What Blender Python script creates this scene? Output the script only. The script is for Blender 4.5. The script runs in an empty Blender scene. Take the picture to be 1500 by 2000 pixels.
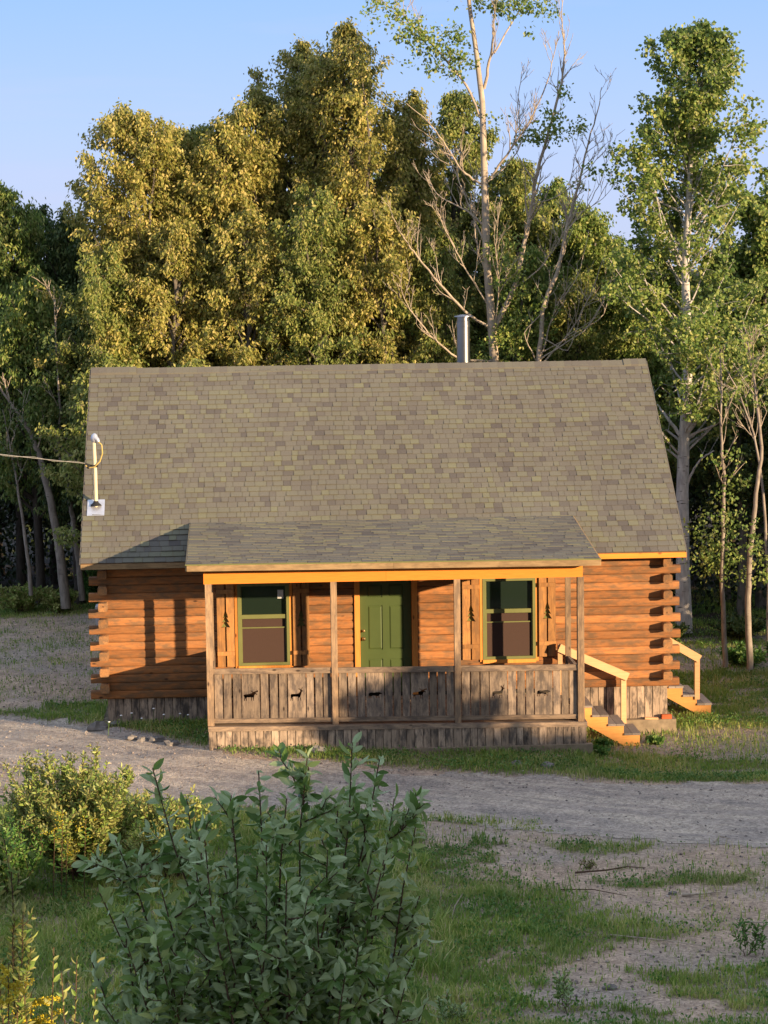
import bpy, math, random
import numpy as np
from mathutils import Vector
from mathutils.geometry import tessellate_polygon
R = math.radians
rng = np.random.default_rng(7)
random.seed(7)
S = bpy.context.scene
COL = S.collection

# ------------------------------------------------------------------ camera, sky, sun, exposure
CAM = np.array([.7014, -40.0866, 7.7377]); FPX = 4578.1455; YAW, PIT, ROL = .0579, .1125, -.0134
_F = np.array([math.sin(YAW)*math.cos(PIT), math.cos(YAW)*math.cos(PIT), -math.sin(PIT)])
_R = np.array([math.cos(YAW), -math.sin(YAW), 0.0]); _U = np.cross(_R, _F)
_R2 = _R*math.cos(ROL)+_U*math.sin(ROL); _U2 = _U*math.cos(ROL)-_R*math.sin(ROL)
cam_d = bpy.data.cameras.new('camera'); cam = bpy.data.objects.new('camera', cam_d); COL.objects.link(cam)
from mathutils import Matrix
M_ = Matrix.Identity(4)
for i in range(3):
    M_[i][0] = _R2[i]; M_[i][1] = _U2[i]; M_[i][2] = -_F[i]; M_[i][3] = CAM[i]
cam.matrix_world = M_
cam_d.sensor_fit = 'VERTICAL'; cam_d.sensor_height = 24; cam_d.lens = 24*FPX/2000
cam_d.clip_start = .5; cam_d.clip_end = 3000
S.camera = cam
S.render.resolution_x = 768; S.render.resolution_y = 1024

SUN_A, SUN_E = 46.9, 9.4              # bearing right of the facade's normal, elevation
sdir = Vector((math.sin(R(SUN_A))*math.cos(R(SUN_E)), -math.cos(R(SUN_A))*math.cos(R(SUN_E)), math.sin(R(SUN_E))))
W = bpy.data.worlds.new('World'); S.world = W; W.use_nodes = True
wn = W.node_tree; sky = wn.nodes.new('ShaderNodeTexSky'); sky.sky_type = 'NISHITA'; sky.sun_disc = False
sky.sun_elevation = R(SUN_E); sky.sun_rotation = math.atan2(sdir.x, sdir.y)
sky.air_density = 1.0; sky.dust_density = .6; sky.ozone_density = 1.6; sky.altitude = 300
# evening air: the Nishita sky plus a clear blue gradient with a warm, bright western half round the sun
def wnode(k, **kw):
    x = wn.nodes.new('ShaderNode'+k)
    for a, v in kw.items(): setattr(x, a, v)
    return x
_tc = wnode('TexCoord'); _sep = wnode('SeparateXYZ'); wn.links.new(_tc.outputs['Generated'], _sep.inputs[0])
_rp = wnode('ValToRGB'); wn.links.new(_sep.outputs[2], _rp.inputs[0])
_el = _rp.color_ramp.elements; _el[0].position = 0; _el[0].color = (.50, .58, .82, 1); _el[1].position = 1; _el[1].color = (.88, 1.04, 1.32, 1)
_e = _el.new(.05); _e.color = (.41, .55, .88, 1); _e = _el.new(.105); _e.color = (.30, .49, .88, 1); _e = _el.new(.3); _e.color = (.42, .54, .84, 1)
_e = _el.new(.6); _e.color = (.70, .86, 1.15, 1)
_dot = wnode('VectorMath', operation='DOT_PRODUCT'); wn.links.new(_tc.outputs['Generated'], _dot.inputs[0]); _dot.inputs[1].default_value = tuple(sdir)
_mr = wnode('MapRange'); wn.links.new(_dot.outputs['Value'], _mr.inputs['Value']); _mr.inputs['From Min'].default_value = -.35; _mr.inputs['From Max'].default_value = 1.0; _mr.interpolation_type = 'SMOOTHSTEP'
_gm = wnode('MixRGB', blend_type='MIX'); wn.links.new(_mr.outputs[0], _gm.inputs[0]); wn.links.new(_rp.outputs[0], _gm.inputs[1]); _gm.inputs[2].default_value = (.42, .44, .52, 1)
_wm = wnode('Mapping'); _wm.inputs['Scale'].default_value = (2.2, 2.2, 26); wn.links.new(_tc.outputs['Generated'], _wm.inputs[0])
_wz = wnode('TexNoise'); _wz.inputs['Scale'].default_value = 1.6; _wz.inputs['Detail'].default_value = 5; wn.links.new(_wm.outputs[0], _wz.inputs['Vector'])
_wr = wnode('ValToRGB'); _wr.color_ramp.elements[0].position = .52; _wr.color_ramp.elements[0].color = (0, 0, 0, 1); _wr.color_ramp.elements[1].position = .75; _wr.color_ramp.elements[1].color = (.35, .35, .35, 1); wn.links.new(_wz.outputs['Fac'], _wr.inputs[0])
_cl = wnode('MixRGB', blend_type='MIX'); wn.links.new(_wr.outputs[0], _cl.inputs[0]); wn.links.new(_gm.outputs[0], _cl.inputs[1]); _cl.inputs[2].default_value = (.56, .56, .78, 1)
_ad = wnode('MixRGB', blend_type='ADD'); _ad.inputs[0].default_value = .012; wn.links.new(_cl.outputs[0], _ad.inputs[1]); wn.links.new(sky.outputs[0], _ad.inputs[2])
wn.links.new(_ad.outputs[0], wn.nodes['Background'].inputs[0]); wn.nodes['Background'].inputs[1].default_value = .5
sl = bpy.data.lights.new('sun', 'SUN'); sl.energy = 5.0; sl.angle = R(.55); sl.color = (1, .74, .47)
so = bpy.data.objects.new('sun', sl); COL.objects.link(so)
so.rotation_euler = (-sdir).to_track_quat('-Z', 'Y').to_euler()
S.view_settings.view_transform = 'Standard'; S.view_settings.look = 'None'
S.view_settings.exposure = 1.18; S.view_settings.gamma = 1
S.cycles.max_bounces = 8; S.cycles.transparent_max_bounces = 8

# ------------------------------------------------------------------ helpers
def at(px, py, Y):
    d = _F+_R2*(px-750)/FPX-_U2*(py-1000)/FPX
    t = (Y-CAM[1])/d[1]
    return np.array(CAM+d*t)

def smooth(a, b, x):
    t = np.clip((x-a)/(b-a), 0, 1); return t*t*(3-2*t)

_tab = np.random.default_rng(3).random((256, 256))
def vnoise(x, y):
    x = np.asarray(x, float); y = np.asarray(y, float)
    xi = np.floor(x).astype(int); yi = np.floor(y).astype(int)
    fx = x-xi; fy = y-yi; fx = fx*fx*(3-2*fx); fy = fy*fy*(3-2*fy)
    t = lambda a, b: _tab[a % 256, b % 256]
    return (t(xi, yi)*(1-fx)+t(xi+1, yi)*fx)*(1-fy)+(t(xi, yi+1)*(1-fx)+t(xi+1, yi+1)*fx)*fy
def fbm(x, y, o=4):
    s = 0; a = .5
    for i in range(o):
        s = s+a*vnoise(x*2**i+17*i, y*2**i+5*i); a *= .5
    return s/(1-.5**o)

def tag(o, label=None, cat=None, group=None, kind=None):
    if label: o['label'] = label
    if cat: o['category'] = cat
    if group: o['group'] = group
    if kind: o['kind'] = kind
    return o
def thing(name, loc, label, cat, group=None):
    o = bpy.data.objects.new(name, None); COL.objects.link(o); o.location = tuple(float(v) for v in loc)
    o.empty_display_size = .2
    return tag(o, label, cat, group)

def np_mesh(name, V, Q, mat, parent=None, tone=None, smooth_=False, origin=None, attrs=None):
    """V (n,3); Q (m,k) with k = 3 or 4"""
    V = np.asarray(V, np.float32); Q = np.asarray(Q, np.int32)
    me = bpy.data.meshes.new(name)
    if origin is None and parent is not None:
        origin = np.array(world_loc(parent))
    if origin is not None: V = V-np.array(origin, np.float32)
    me.vertices.add(len(V)); me.vertices.foreach_set('co', V.ravel())
    k = Q.shape[1]
    me.loops.add(Q.size); me.loops.foreach_set('vertex_index', Q.ravel())
    me.polygons.add(len(Q)); me.polygons.foreach_set('loop_start', np.arange(0, Q.size, k, dtype=np.int32))
    me.polygons.foreach_set('loop_total', np.full(len(Q), k, np.int32))
    me.polygons.foreach_set('use_smooth', np.full(len(Q), smooth_, bool))
    me.update(calc_edges=True)
    if tone is not None:
        a = me.attributes.new('tone', 'FLOAT', 'POINT'); a.data.foreach_set('value', np.asarray(tone, np.float32))
    for n_, v_ in (attrs or {}).items():
        a = me.attributes.new(n_, 'FLOAT', 'POINT'); a.data.foreach_set('value', np.asarray(v_, np.float32))
    if mat: me.materials.append(mat)
    o = bpy.data.objects.new(name, me); COL.objects.link(o)
    if parent is not None: o.parent = parent
    elif origin is not None: o.location = tuple(float(v) for v in origin)
    return o
def world_loc(o):
    v = Vector((0, 0, 0))
    while o is not None: v += Vector(o.location); o = o.parent
    return v

class MB:
    def __init__(s): s.v = []; s.f = []; s.t = []; s.sm = []
    def add(s, V, F, tone=None, sm=False):
        b = len(s.v); tone = random.random() if tone is None else tone
        s.v += [tuple(map(float, p)) for p in V]; s.t += [tone]*len(V)
        s.f += [tuple(i+b for i in f) for f in F]; s.sm += [sm]*len(F)
    def box(s, x0, x1, y0, y1, z0, z1, tone=None, j=0.0, rot=None, ch=0.0):
        P = np.array([(x, y, z) for z in (z0, z1) for y in (y0, y1) for x in (x0, x1)], float)
        if j: P += np.random.default_rng(abs(hash((round(x0, 3), round(z0, 3), round(y0, 3)))) % 10**6).normal(0, j, P.shape)
        if rot is not None: P = rot(P)
        s.add(P, [(0, 2, 3, 1), (4, 5, 7, 6), (0, 1, 5, 4), (2, 6, 7, 3), (0, 4, 6, 2), (1, 3, 7, 5)], tone)
    def beam(s, a, b, w, h, up=(0, 0, 1), tone=None):
        a = Vector(a); b = Vector(b); d = (b-a).normalized(); u = Vector(up); r = d.cross(u).normalized(); u = r.cross(d)
        P = []
        for p in (a, b):
            for q in ((-1, -1), (1, -1), (1, 1), (-1, 1)): P.append(p+r*q[0]*w/2+u*q[1]*h/2)
        s.add(P, [(0, 1, 2, 3), (7, 6, 5, 4), (0, 4, 5, 1), (1, 5, 6, 2), (2, 6, 7, 3), (3, 7, 4, 0)], tone)
    def extrude(s, prof, a, b, axis, tone=None, sm=True, wob=0):
        """prof: list of (p,q) round the centre; axis 'x': p->y, q->z; 'y': p->x, q->z"""
        n = len(prof); st = max(1, int(abs(b-a)/.6)) if wob else 1
        V = []; F = []
        ph = random.random()*9
        for i in range(st+1):
            t = a+(b-a)*i/st
            wv = wob*math.sin(t*1.7+ph)+wob*.6*math.sin(t*4.1+2*ph)
            for (p, q) in prof:
                V.append((t, p, q+wv*.5) if axis == 'x' else (p, t, q+wv*.5))
        for i in range(st):
            for k in range(n):
                F.append((i*n+k, i*n+(k+1) % n, (i+1)*n+(k+1) % n, (i+1)*n+k))
        s.add(V, F, tone, sm)
        tn = s.t[-1]
        s.add(V[:n], [tuple(reversed(range(n)))], tn); s.add(V[-n:], [tuple(range(n))], tn)
    def tube(s, pts, rad, n=6, tone=None, cap=True):
        P = np.array(pts, float); rad = np.broadcast_to(rad, (len(P),)); V = []; F = []
        T = np.gradient(P, axis=0); T /= np.linalg.norm(T, axis=1)[:, None]+1e-9
        a = np.array([1, 0, 0.]) if abs(T[0][0]) < .8 else np.array([0, 1., 0])
        for i in range(len(P)):
            x = np.cross(T[i], a); x /= np.linalg.norm(x)+1e-9; y = np.cross(T[i], x); a = np.cross(x, T[i])
            for k in range(n):
                g = 2*math.pi*k/n; V.append(P[i]+rad[i]*(math.cos(g)*x+math.sin(g)*y))
        for i in range(len(P)-1):
            for k in range(n): F.append((i*n+k, i*n+(k+1) % n, (i+1)*n+(k+1) % n, (i+1)*n+k))
        if cap: F += [tuple(reversed(range(n))), tuple((len(P)-1)*n+k for k in range(n))]
        s.add(V, F, tone, True)
    def lathe(s, c, prof, n=24, tone=None):
        V = []; F = []
        for (r, z) in prof:
            for k in range(n):
                g = 2*math.pi*k/n; V.append((c[0]+r*math.cos(g), c[1]+r*math.sin(g), c[2]+z))
        for i in range(len(prof)-1):
            for k in range(n): F.append((i*n+k, i*n+(k+1) % n, (i+1)*n+(k+1) % n, (i+1)*n+k))
        s.add(V, F, tone, True)
    def plate(s, outer, holes, y0, y1, tone=None):
        """flat plate in x,z between y0 (front) and y1 with real cut-outs"""
        loops = [[Vector((x, z, 0)) for x, z in L] for L in [outer]+holes]
        tris = tessellate_polygon(loops); flat = [p for L in loops for p in L]; n = len(flat)
        V = [(p.x, y0, p.y) for p in flat]+[(p.x, y1, p.y) for p in flat]; F = []
        for t in tris: F += [tuple(t), tuple(i+n for i in reversed(t))]
        b = 0
        for L in loops:
            m = len(L)
            for i in range(m): F.append((b+i, b+(i+1) % m, b+(i+1) % m+n, b+i+n))
            b += m
        s.add(V, F, tone)
    def build(s, name, mat, parent=None, fn=None, origin=None):
        V = np.array(s.v, float)
        if fn is not None: V = fn(V)
        if parent is not None: V = V-np.array(world_loc(parent))
        elif origin is not None: V = V-np.array(origin)
        me = bpy.data.meshes.new(name); me.from_pydata(V.tolist(), [], s.f)
        me.polygons.foreach_set('use_smooth', s.sm)
        a = me.attributes.new('tone', 'FLOAT', 'POINT'); a.data.foreach_set('value', np.array(s.t, np.float32))
        me.materials.append(mat); me.update()
        if any(s.sm): me.set_sharp_from_angle(angle=R(50))
        o = bpy.data.objects.new(name, me); COL.objects.link(o)
        if parent is not None: o.parent = parent
        elif origin is not None: o.location = tuple(float(v) for v in origin)
        return o

# ------------------------------------------------------------------ materials
def srgb(r, g, b):
    f = lambda c: (c/255/12.92 if c/255 <= .04045 else ((c/255+.055)/1.055)**2.4)
    return (f(r), f(g), f(b), 1)
class NT:
    def __init__(s, name):
        s.m = bpy.data.materials.new(name); s.m.use_nodes = True; s.t = s.m.node_tree
        s.b = s.t.nodes['Principled BSDF']; s.b.inputs['Roughness'].default_value = .85
        s.b.inputs['Specular IOR Level'].default_value = .25
    def n(s, k, **kw):
        x = s.t.nodes.new('ShaderNode'+k)
        for a, v in kw.items():
            if a.startswith('i_'):
                key = a[2:]; key = int(key) if key.isdigit() else key.replace('_', ' ')
                x.inputs[key].default_value = v
            else: setattr(x, a, v)
        return x
    def l(s, a, b): s.t.links.new(a, b)
    def math(s, op, a, b=None, clamp=False):
        x = s.n('Math', operation=op, use_clamp=clamp)
        for i, v in enumerate((a, b)):
            if v is None: continue
            if hasattr(v, 'is_output'): s.l(v, x.inputs[i])
            else: x.inputs[i].default_value = v
        return x.outputs[0]
    def mix(s, fac, a, b, bt='MIX'):
        x = s.n('MixRGB', blend_type=bt)
        for i, v in enumerate((fac, a, b)):
            if hasattr(v, 'is_output'): s.l(v, x.inputs[i])
            else: x.inputs[i].default_value = v
        return x.outputs[0]
    def ramp(s, fac, stops, interp='LINEAR'):
        x = s.n('ValToRGB'); x.color_ramp.interpolation = interp
        e = x.color_ramp.elements
        while len(e) < len(stops): e.new(.5)
        for el, (p, c) in zip(e, stops): el.position = p; el.color = c if len(c) == 4 else (*c, 1)
        s.l(fac, x.inputs[0]); return x.outputs[0]
    def tone(s): return s.n('Attribute', attribute_name='tone').outputs['Fac']
    def attr(s, nm): return s.n('Attribute', attribute_name=nm).outputs['Fac']
    def noise(s, scale, vec=None, detail=3, rough=.55):
        x = s.n('TexNoise'); x.inputs['Scale'].default_value = scale; x.inputs['Detail'].default_value = detail
        x.inputs['Roughness'].default_value = rough
        if vec is not None: s.l(vec, x.inputs['Vector'])
        return x.outputs['Fac']
    def vec(s, scale=(1, 1, 1), shift=None):
        tc = s.n('TexCoord'); mp = s.n('Mapping'); mp.inputs['Scale'].default_value = scale
        s.l(tc.outputs['Object'], mp.inputs[0])
        if shift is not None:
            c = s.n('CombineXYZ'); s.l(shift, c.inputs[0]); s.l(shift, c.inputs[1]); s.l(shift, c.inputs[2])
            s.l(c.outputs[0], mp.inputs['Location'])
        return mp.outputs[0]
    def bump(s, h, strength=.4, dist=.01):
        x = s.n('Bump'); x.inputs['Strength'].default_value = strength; x.inputs['Distance'].default_value = dist
        s.l(h, x.inputs['Height']); s.l(x.outputs[0], s.b.inputs['Normal'])
    def col(s, c): s.l(c, s.b.inputs['Base Color'])

def wood(name, cA, cB, cDark, axis='x', blotch=None, blo_amt=.0, rough=.8, knots=True):
    """cA,cB light and dark grain; cDark knots and stain; boards differ by their tone attribute"""
    m = NT(name); t = m.tone(); sh = m.math('MULTIPLY', t, 37.0)
    a = {'x': (.6, 9, 9), 'y': (9, .6, 9), 'z': (9, 9, .6)}[axis]
    v = m.vec(a, sh); g = m.noise(6, v, 5, .65)
    c = m.mix(m.ramp(g, [(.3, (0, 0, 0)), (.7, (1, 1, 1))]), cA, cB)
    v2 = m.vec({'x': (1, 3, 3), 'y': (3, 1, 3), 'z': (3, 3, 1)}[axis], sh)
    if blotch is not None:
        b = m.noise(3.4, v2, 6, .68)
        c = m.mix(m.math('MULTIPLY', m.ramp(b, [(.44, (0, 0, 0)), (.60, (1, 1, 1))]), blo_amt), c, blotch)
    if knots:
        vo = m.n('TexVoronoi'); vo.inputs['Scale'].default_value = 2.2
        m.l(m.vec({'x': (1, 2.2, 2.2), 'y': (2.2, 1, 2.2), 'z': (2.2, 2.2, 1)}[axis], sh), vo.inputs['Vector'])
        c = m.mix(m.ramp(vo.outputs['Distance'], [(.04, (.9, .9, .9)), (.11, (0, 0, 0))]), c, cDark)
    va = {'x': (.9, 26, 26), 'y': (26, .9, 26), 'z': (26, 26, .9)}[axis]
    cr = m.noise(2.6, m.vec(va, sh), 2, .5)
    c = m.mix(m.ramp(cr, [(.68, (0, 0, 0)), (.76, (.55, .55, .55))]), c, cDark)
    hv = m.n('HueSaturation'); m.l(c, hv.inputs['Color'])
    m.l(m.math('ADD', m.math('MULTIPLY', t, .5), .62), hv.inputs['Value'])
    m.col(hv.outputs[0]); m.b.inputs['Roughness'].default_value = rough
    m.bump(g, .5, .006)
    return m.m

def plain(name, c, rough=.6, metal=0, nscale=8, var=.25, bump=.15):
    m = NT(name); n_ = m.noise(nscale, m.vec(), 4)
    k = m.ramp(n_, [(.3, (1-var,)*3), (.7, (1+var*.3,)*3)])
    m.col(m.mix(1, c, k, 'MULTIPLY')); m.b.inputs['Roughness'].default_value = rough; m.b.inputs['Metallic'].default_value = metal
    m.bump(n_, bump, .004); return m.m

def leafmat(name, cA, cB, cC=None, trans=.35, back=None, rough=.5):
    m = NT(name); t = m.tone()
    st = [(0, cA), (.6, cB)]
    if cC: st.append((.97, cC))
    c = m.ramp(t, st)
    nz = m.noise(.55, m.vec(), 2)
    c = m.mix(1, c, m.ramp(nz, [(.35, (.75, .8, .8)), (.65, (1.15, 1.1, 1))]), 'MULTIPLY')
    if back is not None:
        ge = m.n('NewGeometry'); c = m.mix(ge.outputs['Backfacing'], c, back)
    m.col(c); m.b.inputs['Roughness'].default_value = rough; m.b.inputs['Specular IOR Level'].default_value = .3
    tr = m.n('BsdfTranslucent'); m.l(c, tr.inputs[0]); mx = m.n('MixShader'); mx.inputs[0].default_value = trans
    m.l(m.b.outputs[0], mx.inputs[1]); m.l(tr.outputs[0], mx.inputs[2])
    m.l(mx.outputs[0], m.t.nodes['Material Output'].inputs[0])
    return m.m

def bark(name, cA, cB, cD, marks=.0, sc=1.0):
    m = NT(name); g = m.noise(5*sc, m.vec((3, 3, .8)), 5, .6)
    c = m.mix(m.ramp(g, [(.35, (0, 0, 0)), (.65, (1, 1, 1))]), cA, cB)
    if marks:
        h = m.noise(3.5*sc, m.vec((1.2, 1.2, 7)), 3, .6)
        c = m.mix(m.math('MULTIPLY', m.ramp(h, [(.62, (0, 0, 0)), (.68, (1, 1, 1))]), marks), c, cD)
    m.col(c); m.b.inputs['Roughness'].default_value = .9; m.bump(g, .6, .01); return m.m

MT = {}
MT['log'] = wood('stained_log', srgb(180, 122, 72), srgb(146, 94, 54), srgb(60, 40, 28), 'x', srgb(108, 88, 66), .75, .8)
MT['log_side'] = wood('stained_log_cross', srgb(172, 124, 78), srgb(136, 94, 58), srgb(60, 40, 28), 'y', srgb(104, 86, 66), .7, .8)
MT['orange'] = wood('fresh_orange_board', srgb(226, 140, 52), srgb(214, 124, 42), srgb(130, 70, 30), 'x', knots=True, rough=.6)
MT['orange_z'] = wood('fresh_orange_trim', srgb(222, 150, 72), srgb(204, 128, 56), srgb(120, 66, 30), 'z', rough=.65)
MT['newwood'] = wood('new_lumber', srgb(220, 176, 130), srgb(204, 158, 112), srgb(140, 98, 64), 'x', rough=.7)
MT['stringer'] = wood('treated_stringer', srgb(216, 156, 88), srgb(198, 136, 72), srgb(140, 92, 54), 'x', rough=.7)
MT['tread'] = wood('grey_tread', srgb(150, 140, 130), srgb(128, 118, 110), srgb(70, 60, 54), 'y', rough=.8)
MT['grey_z'] = wood('weathered_picket', srgb(164, 144, 122), srgb(116, 100, 86), srgb(48, 40, 36), 'z', srgb(80, 72, 68), .8, .9)
MT['skirt_z'] = wood('weathered_skirt_board', srgb(196, 172, 148), srgb(150, 130, 110), srgb(58, 48, 42), 'z', srgb(84, 76, 70), .9, .9)
MT['grey_x'] = wood('weathered_rail', srgb(172, 148, 122), srgb(128, 108, 90), srgb(50, 42, 36), 'x', srgb(90, 80, 74), .7, .9)
MT['post'] = wood('weathered_post', srgb(178, 148, 114), srgb(136, 110, 86), srgb(60, 46, 38), 'z', srgb(98, 86, 76), .6, .85)
MT['fascia'] = wood('pale_fascia_board', srgb(176, 148, 108), srgb(150, 122, 86), srgb(80, 60, 42), 'x', srgb(112, 92, 68), .5, .8)
MT['shutter'] = wood('pine_shutter', srgb(196, 142, 84), srgb(160, 110, 62), srgb(90, 58, 36), 'z', srgb(128, 96, 66), .6, .75)
MT['green'] = plain('green_paint', srgb(112, 114, 70), .45, 0, 3, .12, .05)
MT['green_door'] = plain('green_door_paint', srgb(70, 84, 44), .5, 0, 3, .1, .05)
MT['green_tree'] = plain('green_backing', srgb(112, 112, 62), .8, 0, 5, .2)
MT['steel'] = plain('stainless_steel', (.34, .33, .33, 1), .28, 1, 3, .1, .02)
MT['galv'] = plain('galvanised_sheet', (.55, .57, .62, 1), .45, .6, 9, .15, .1)
MT['pvc'] = plain('cream_conduit', srgb(205, 192, 160), .5, 0, 6, .1, .02)
MT['black'] = plain('black_rubber', (.02, .02, .02, 1), .7)
MT['cable'] = plain('yellow_cable', srgb(196, 170, 96), .5)
MT['wire'] = plain('pale_aluminium_wire', srgb(150, 148, 142), .5)
MT['brass'] = plain('brass', (.6, .42, .18, 1), .3, 1)
MT['screen'] = plain('insect_screen', srgb(70, 52, 44), .8, 0, 60, .15)
MT['paper'] = plain('white_tag', (.75, .75, .72, 1), .8)
MT['concrete'] = plain('concrete_footing', srgb(140, 124, 102), .95, 0, 7, .35, .5)
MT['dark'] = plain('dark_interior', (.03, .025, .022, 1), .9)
MT['brick'] = plain('orange_brick', srgb(176, 92, 54), .9, 0, 12, .3)
MT['stone'] = plain('grey_field_stone', srgb(128, 122, 116), .95, 0, 6, .4, .6)
MT['soffit'] = plain('plywood_soffit', srgb(120, 90, 60), .9)
gl = NT('window_glass'); gl.b.inputs['Base Color'].default_value = (.012, .02, .014, 1); gl.b.inputs['Roughness'].default_value = .06
gl.b.inputs['Specular IOR Level'].default_value = .5; MT['glass'] = gl.m

def shingle(name, cs):
    m = NT(name); t = m.tone()
    c = m.ramp(t, cs)
    g = m.noise(220, m.vec(), 2, .7); k = m.ramp(g, [(.3, (.72,)*3), (.7, (1.25,)*3)])
    c = m.mix(1, c, k, 'MULTIPLY')
    w = m.noise(.6, m.vec((1, 1, 1)), 3); c = m.mix(1, c, m.ramp(w, [(.3, (.9, .88, .86)), (.7, (1.06, 1.06, 1.04))]), 'MULTIPLY')
    m.col(c); m.b.inputs['Roughness'].default_value = .95; m.bump(g, .5, .003); return m.m
MT['shingle'] = shingle('asphalt_shingle', [(0, srgb(84, 80, 77)), (.15, srgb(95, 91, 85)), (.45, srgb(102, 99, 90)), (.8, srgb(105, 103, 90)), (1, srgb(111, 110, 90))])

LF = dict(
 yellow=leafmat('olive_yellow_leaf', srgb(112, 122, 58), srgb(158, 154, 80), srgb(200, 184, 118), .4),
 olive=leafmat('olive_green_leaf', srgb(98, 118, 58), srgb(138, 146, 76), srgb(174, 170, 106), .4),
 green=leafmat('fresh_green_leaf', srgb(88, 116, 56), srgb(128, 146, 72), srgb(168, 170, 104), .4),
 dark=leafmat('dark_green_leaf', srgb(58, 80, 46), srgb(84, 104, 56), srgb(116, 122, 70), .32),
 deep=leafmat('shade_darkened_leaf', srgb(30, 44, 26), srgb(44, 58, 32), srgb(60, 68, 38), .15),  # leaf darkened so its colour carries the wood's deep shade
 willow=leafmat('grey_willow_leaf', srgb(90, 120, 58), srgb(122, 150, 78), srgb(172, 184, 118), .38, back=srgb(166, 184, 136), rough=.38),
 shrub=leafmat('yellow_green_shrub_leaf', srgb(104, 134, 60), srgb(146, 164, 82), srgb(188, 192, 122), .35, back=srgb(146, 146, 84)),
 grass=leafmat('grass_blade', srgb(104, 138, 58), srgb(148, 164, 80), srgb(198, 188, 132), .42),
 weed=leafmat('weed_leaf', srgb(66, 106, 46), srgb(94, 132, 60), srgb(130, 154, 84), .3),
 flower=plain('goldenrod_flower', srgb(196, 176, 48), .8), white=plain('white_petal', (.8, .8, .76, 1), .8))
BK = dict(
 deep=bark('shade_darkened_bark', srgb(72, 64, 56), srgb(50, 44, 38), srgb(34, 30, 26), .3),  # bark darkened to stand for the shade inside the wood
 dead=bark('tan_smooth_bark', srgb(176, 162, 142), srgb(146, 132, 116), srgb(88, 78, 68), .5),
 birch=bark('white_aspen_bark', srgb(190, 184, 176), srgb(150, 145, 140), srgb(48, 42, 40), .9),
 pale=bark('pale_sapling_bark', srgb(148, 138, 126), srgb(114, 104, 94), srgb(60, 52, 46), .6),
 grey=bark('grey_bark', srgb(116, 108, 98), srgb(84, 78, 70), srgb(50, 44, 40), .4),
 twig=bark('brown_twig', srgb(92, 70, 54), srgb(66, 50, 40), srgb(40, 30, 24), 0, 4))

# ------------------------------------------------------------------ terrain
def road_top(x): return np.interp(x, [-12, -6, -3.83, -.99, .32, 2.36, 4.72, 7.03, 8.63, 12, 20], [4.5, 2.6, 1.3, -1.2, -2.85, -3.5, -4.31, -4.93, -4.94, -4.6, -4])
def road_bot(x): return np.interp(x, [-12, -6, -3.38, -.82, 1.17, 2.21, 3.38, 4.36, 6.04, 7.71, 12, 20], [.5, -1.6, -2.79, -5.1, -6.0, -6.4, -6.9, -7.4, -8.3, -8.8, -9, -9])
BX, BY = 1.5, -4.0
SX, SY = math.sin(R(SUN_A)), -math.cos(R(SUN_A))
def gz(X, Y):
    X = np.asarray(X, float); Y = np.asarray(Y, float)
    near = np.where(X > 0, np.interp(X, [0, 3, 6.1, 6.9, 8, 10], [-.35, -.43, -.56, -.76, -.80, -.78]), -.36-.006*X*X); near = np.clip(near, -.82, -.33)
    z = near+(-.5-near)*smooth(-3.0, -5.5, Y)
    z = z+.10*(fbm(X*.35+3, Y*.35, 3)-.5)+.05*(fbm(X*1.3, Y*1.3+9, 3)-.5)
    rvv = (Y-road_bot(X)); z = z-.03*np.exp(-((rvv-.8)/.22)**2)-.035*np.exp(-((rvv-2.2)/.25)**2)
    inr = smooth(road_bot(X)-.2, road_bot(X)+.3, Y)*smooth(road_top(X)+.3, road_top(X)-.1, Y)
    z = z-.05*inr
    bank = np.interp(Y, [-400, -60, -46, -40, -37, -28, -16.2, 0], [7.6, 7.6, 6.9, 6.2, 6.0, 2.5, 0, 0])
    z = z+bank
    v = (X-BX)*SX+(Y-BY)*SY; u = X*(-SY)+Y*SX
    top = 9.55+.5*(fbm(u*.3, 1.5+0*u, 3)-.5)-1.7*np.exp(-((u-5.6)/1.3)**2)
    shade_hill = smooth(26, 62, v)*(top+1.5)-1.5  # unseen crest shaped to cast the clearing's shade, dipped where sun passes
    z = np.maximum(z, shade_hill)
    return z
xs = np.unique(np.concatenate([np.array([-700, -350, -180, -100, -60, -40, -30, -24, -20, -16, -13, -11]), np.arange(-10, 14.01, .1), np.arange(14.5, 30, .75), np.arange(30, 70, 2), np.array([75, 90, 120, 180, 350, 700])]))
ys = np.unique(np.concatenate([np.array([-700, -350, -180, -120, -90, -75]), np.arange(-70, -20, 1.2), np.arange(-20, 18.01, .1), np.arange(19, 40, 1.5), np.array([45, 55, 70, 100, 180, 350, 700])]))
GX, GY = np.meshgrid(xs, ys); GZ = gz(GX, GY)
nx, ny = len(xs), len(ys)

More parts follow.
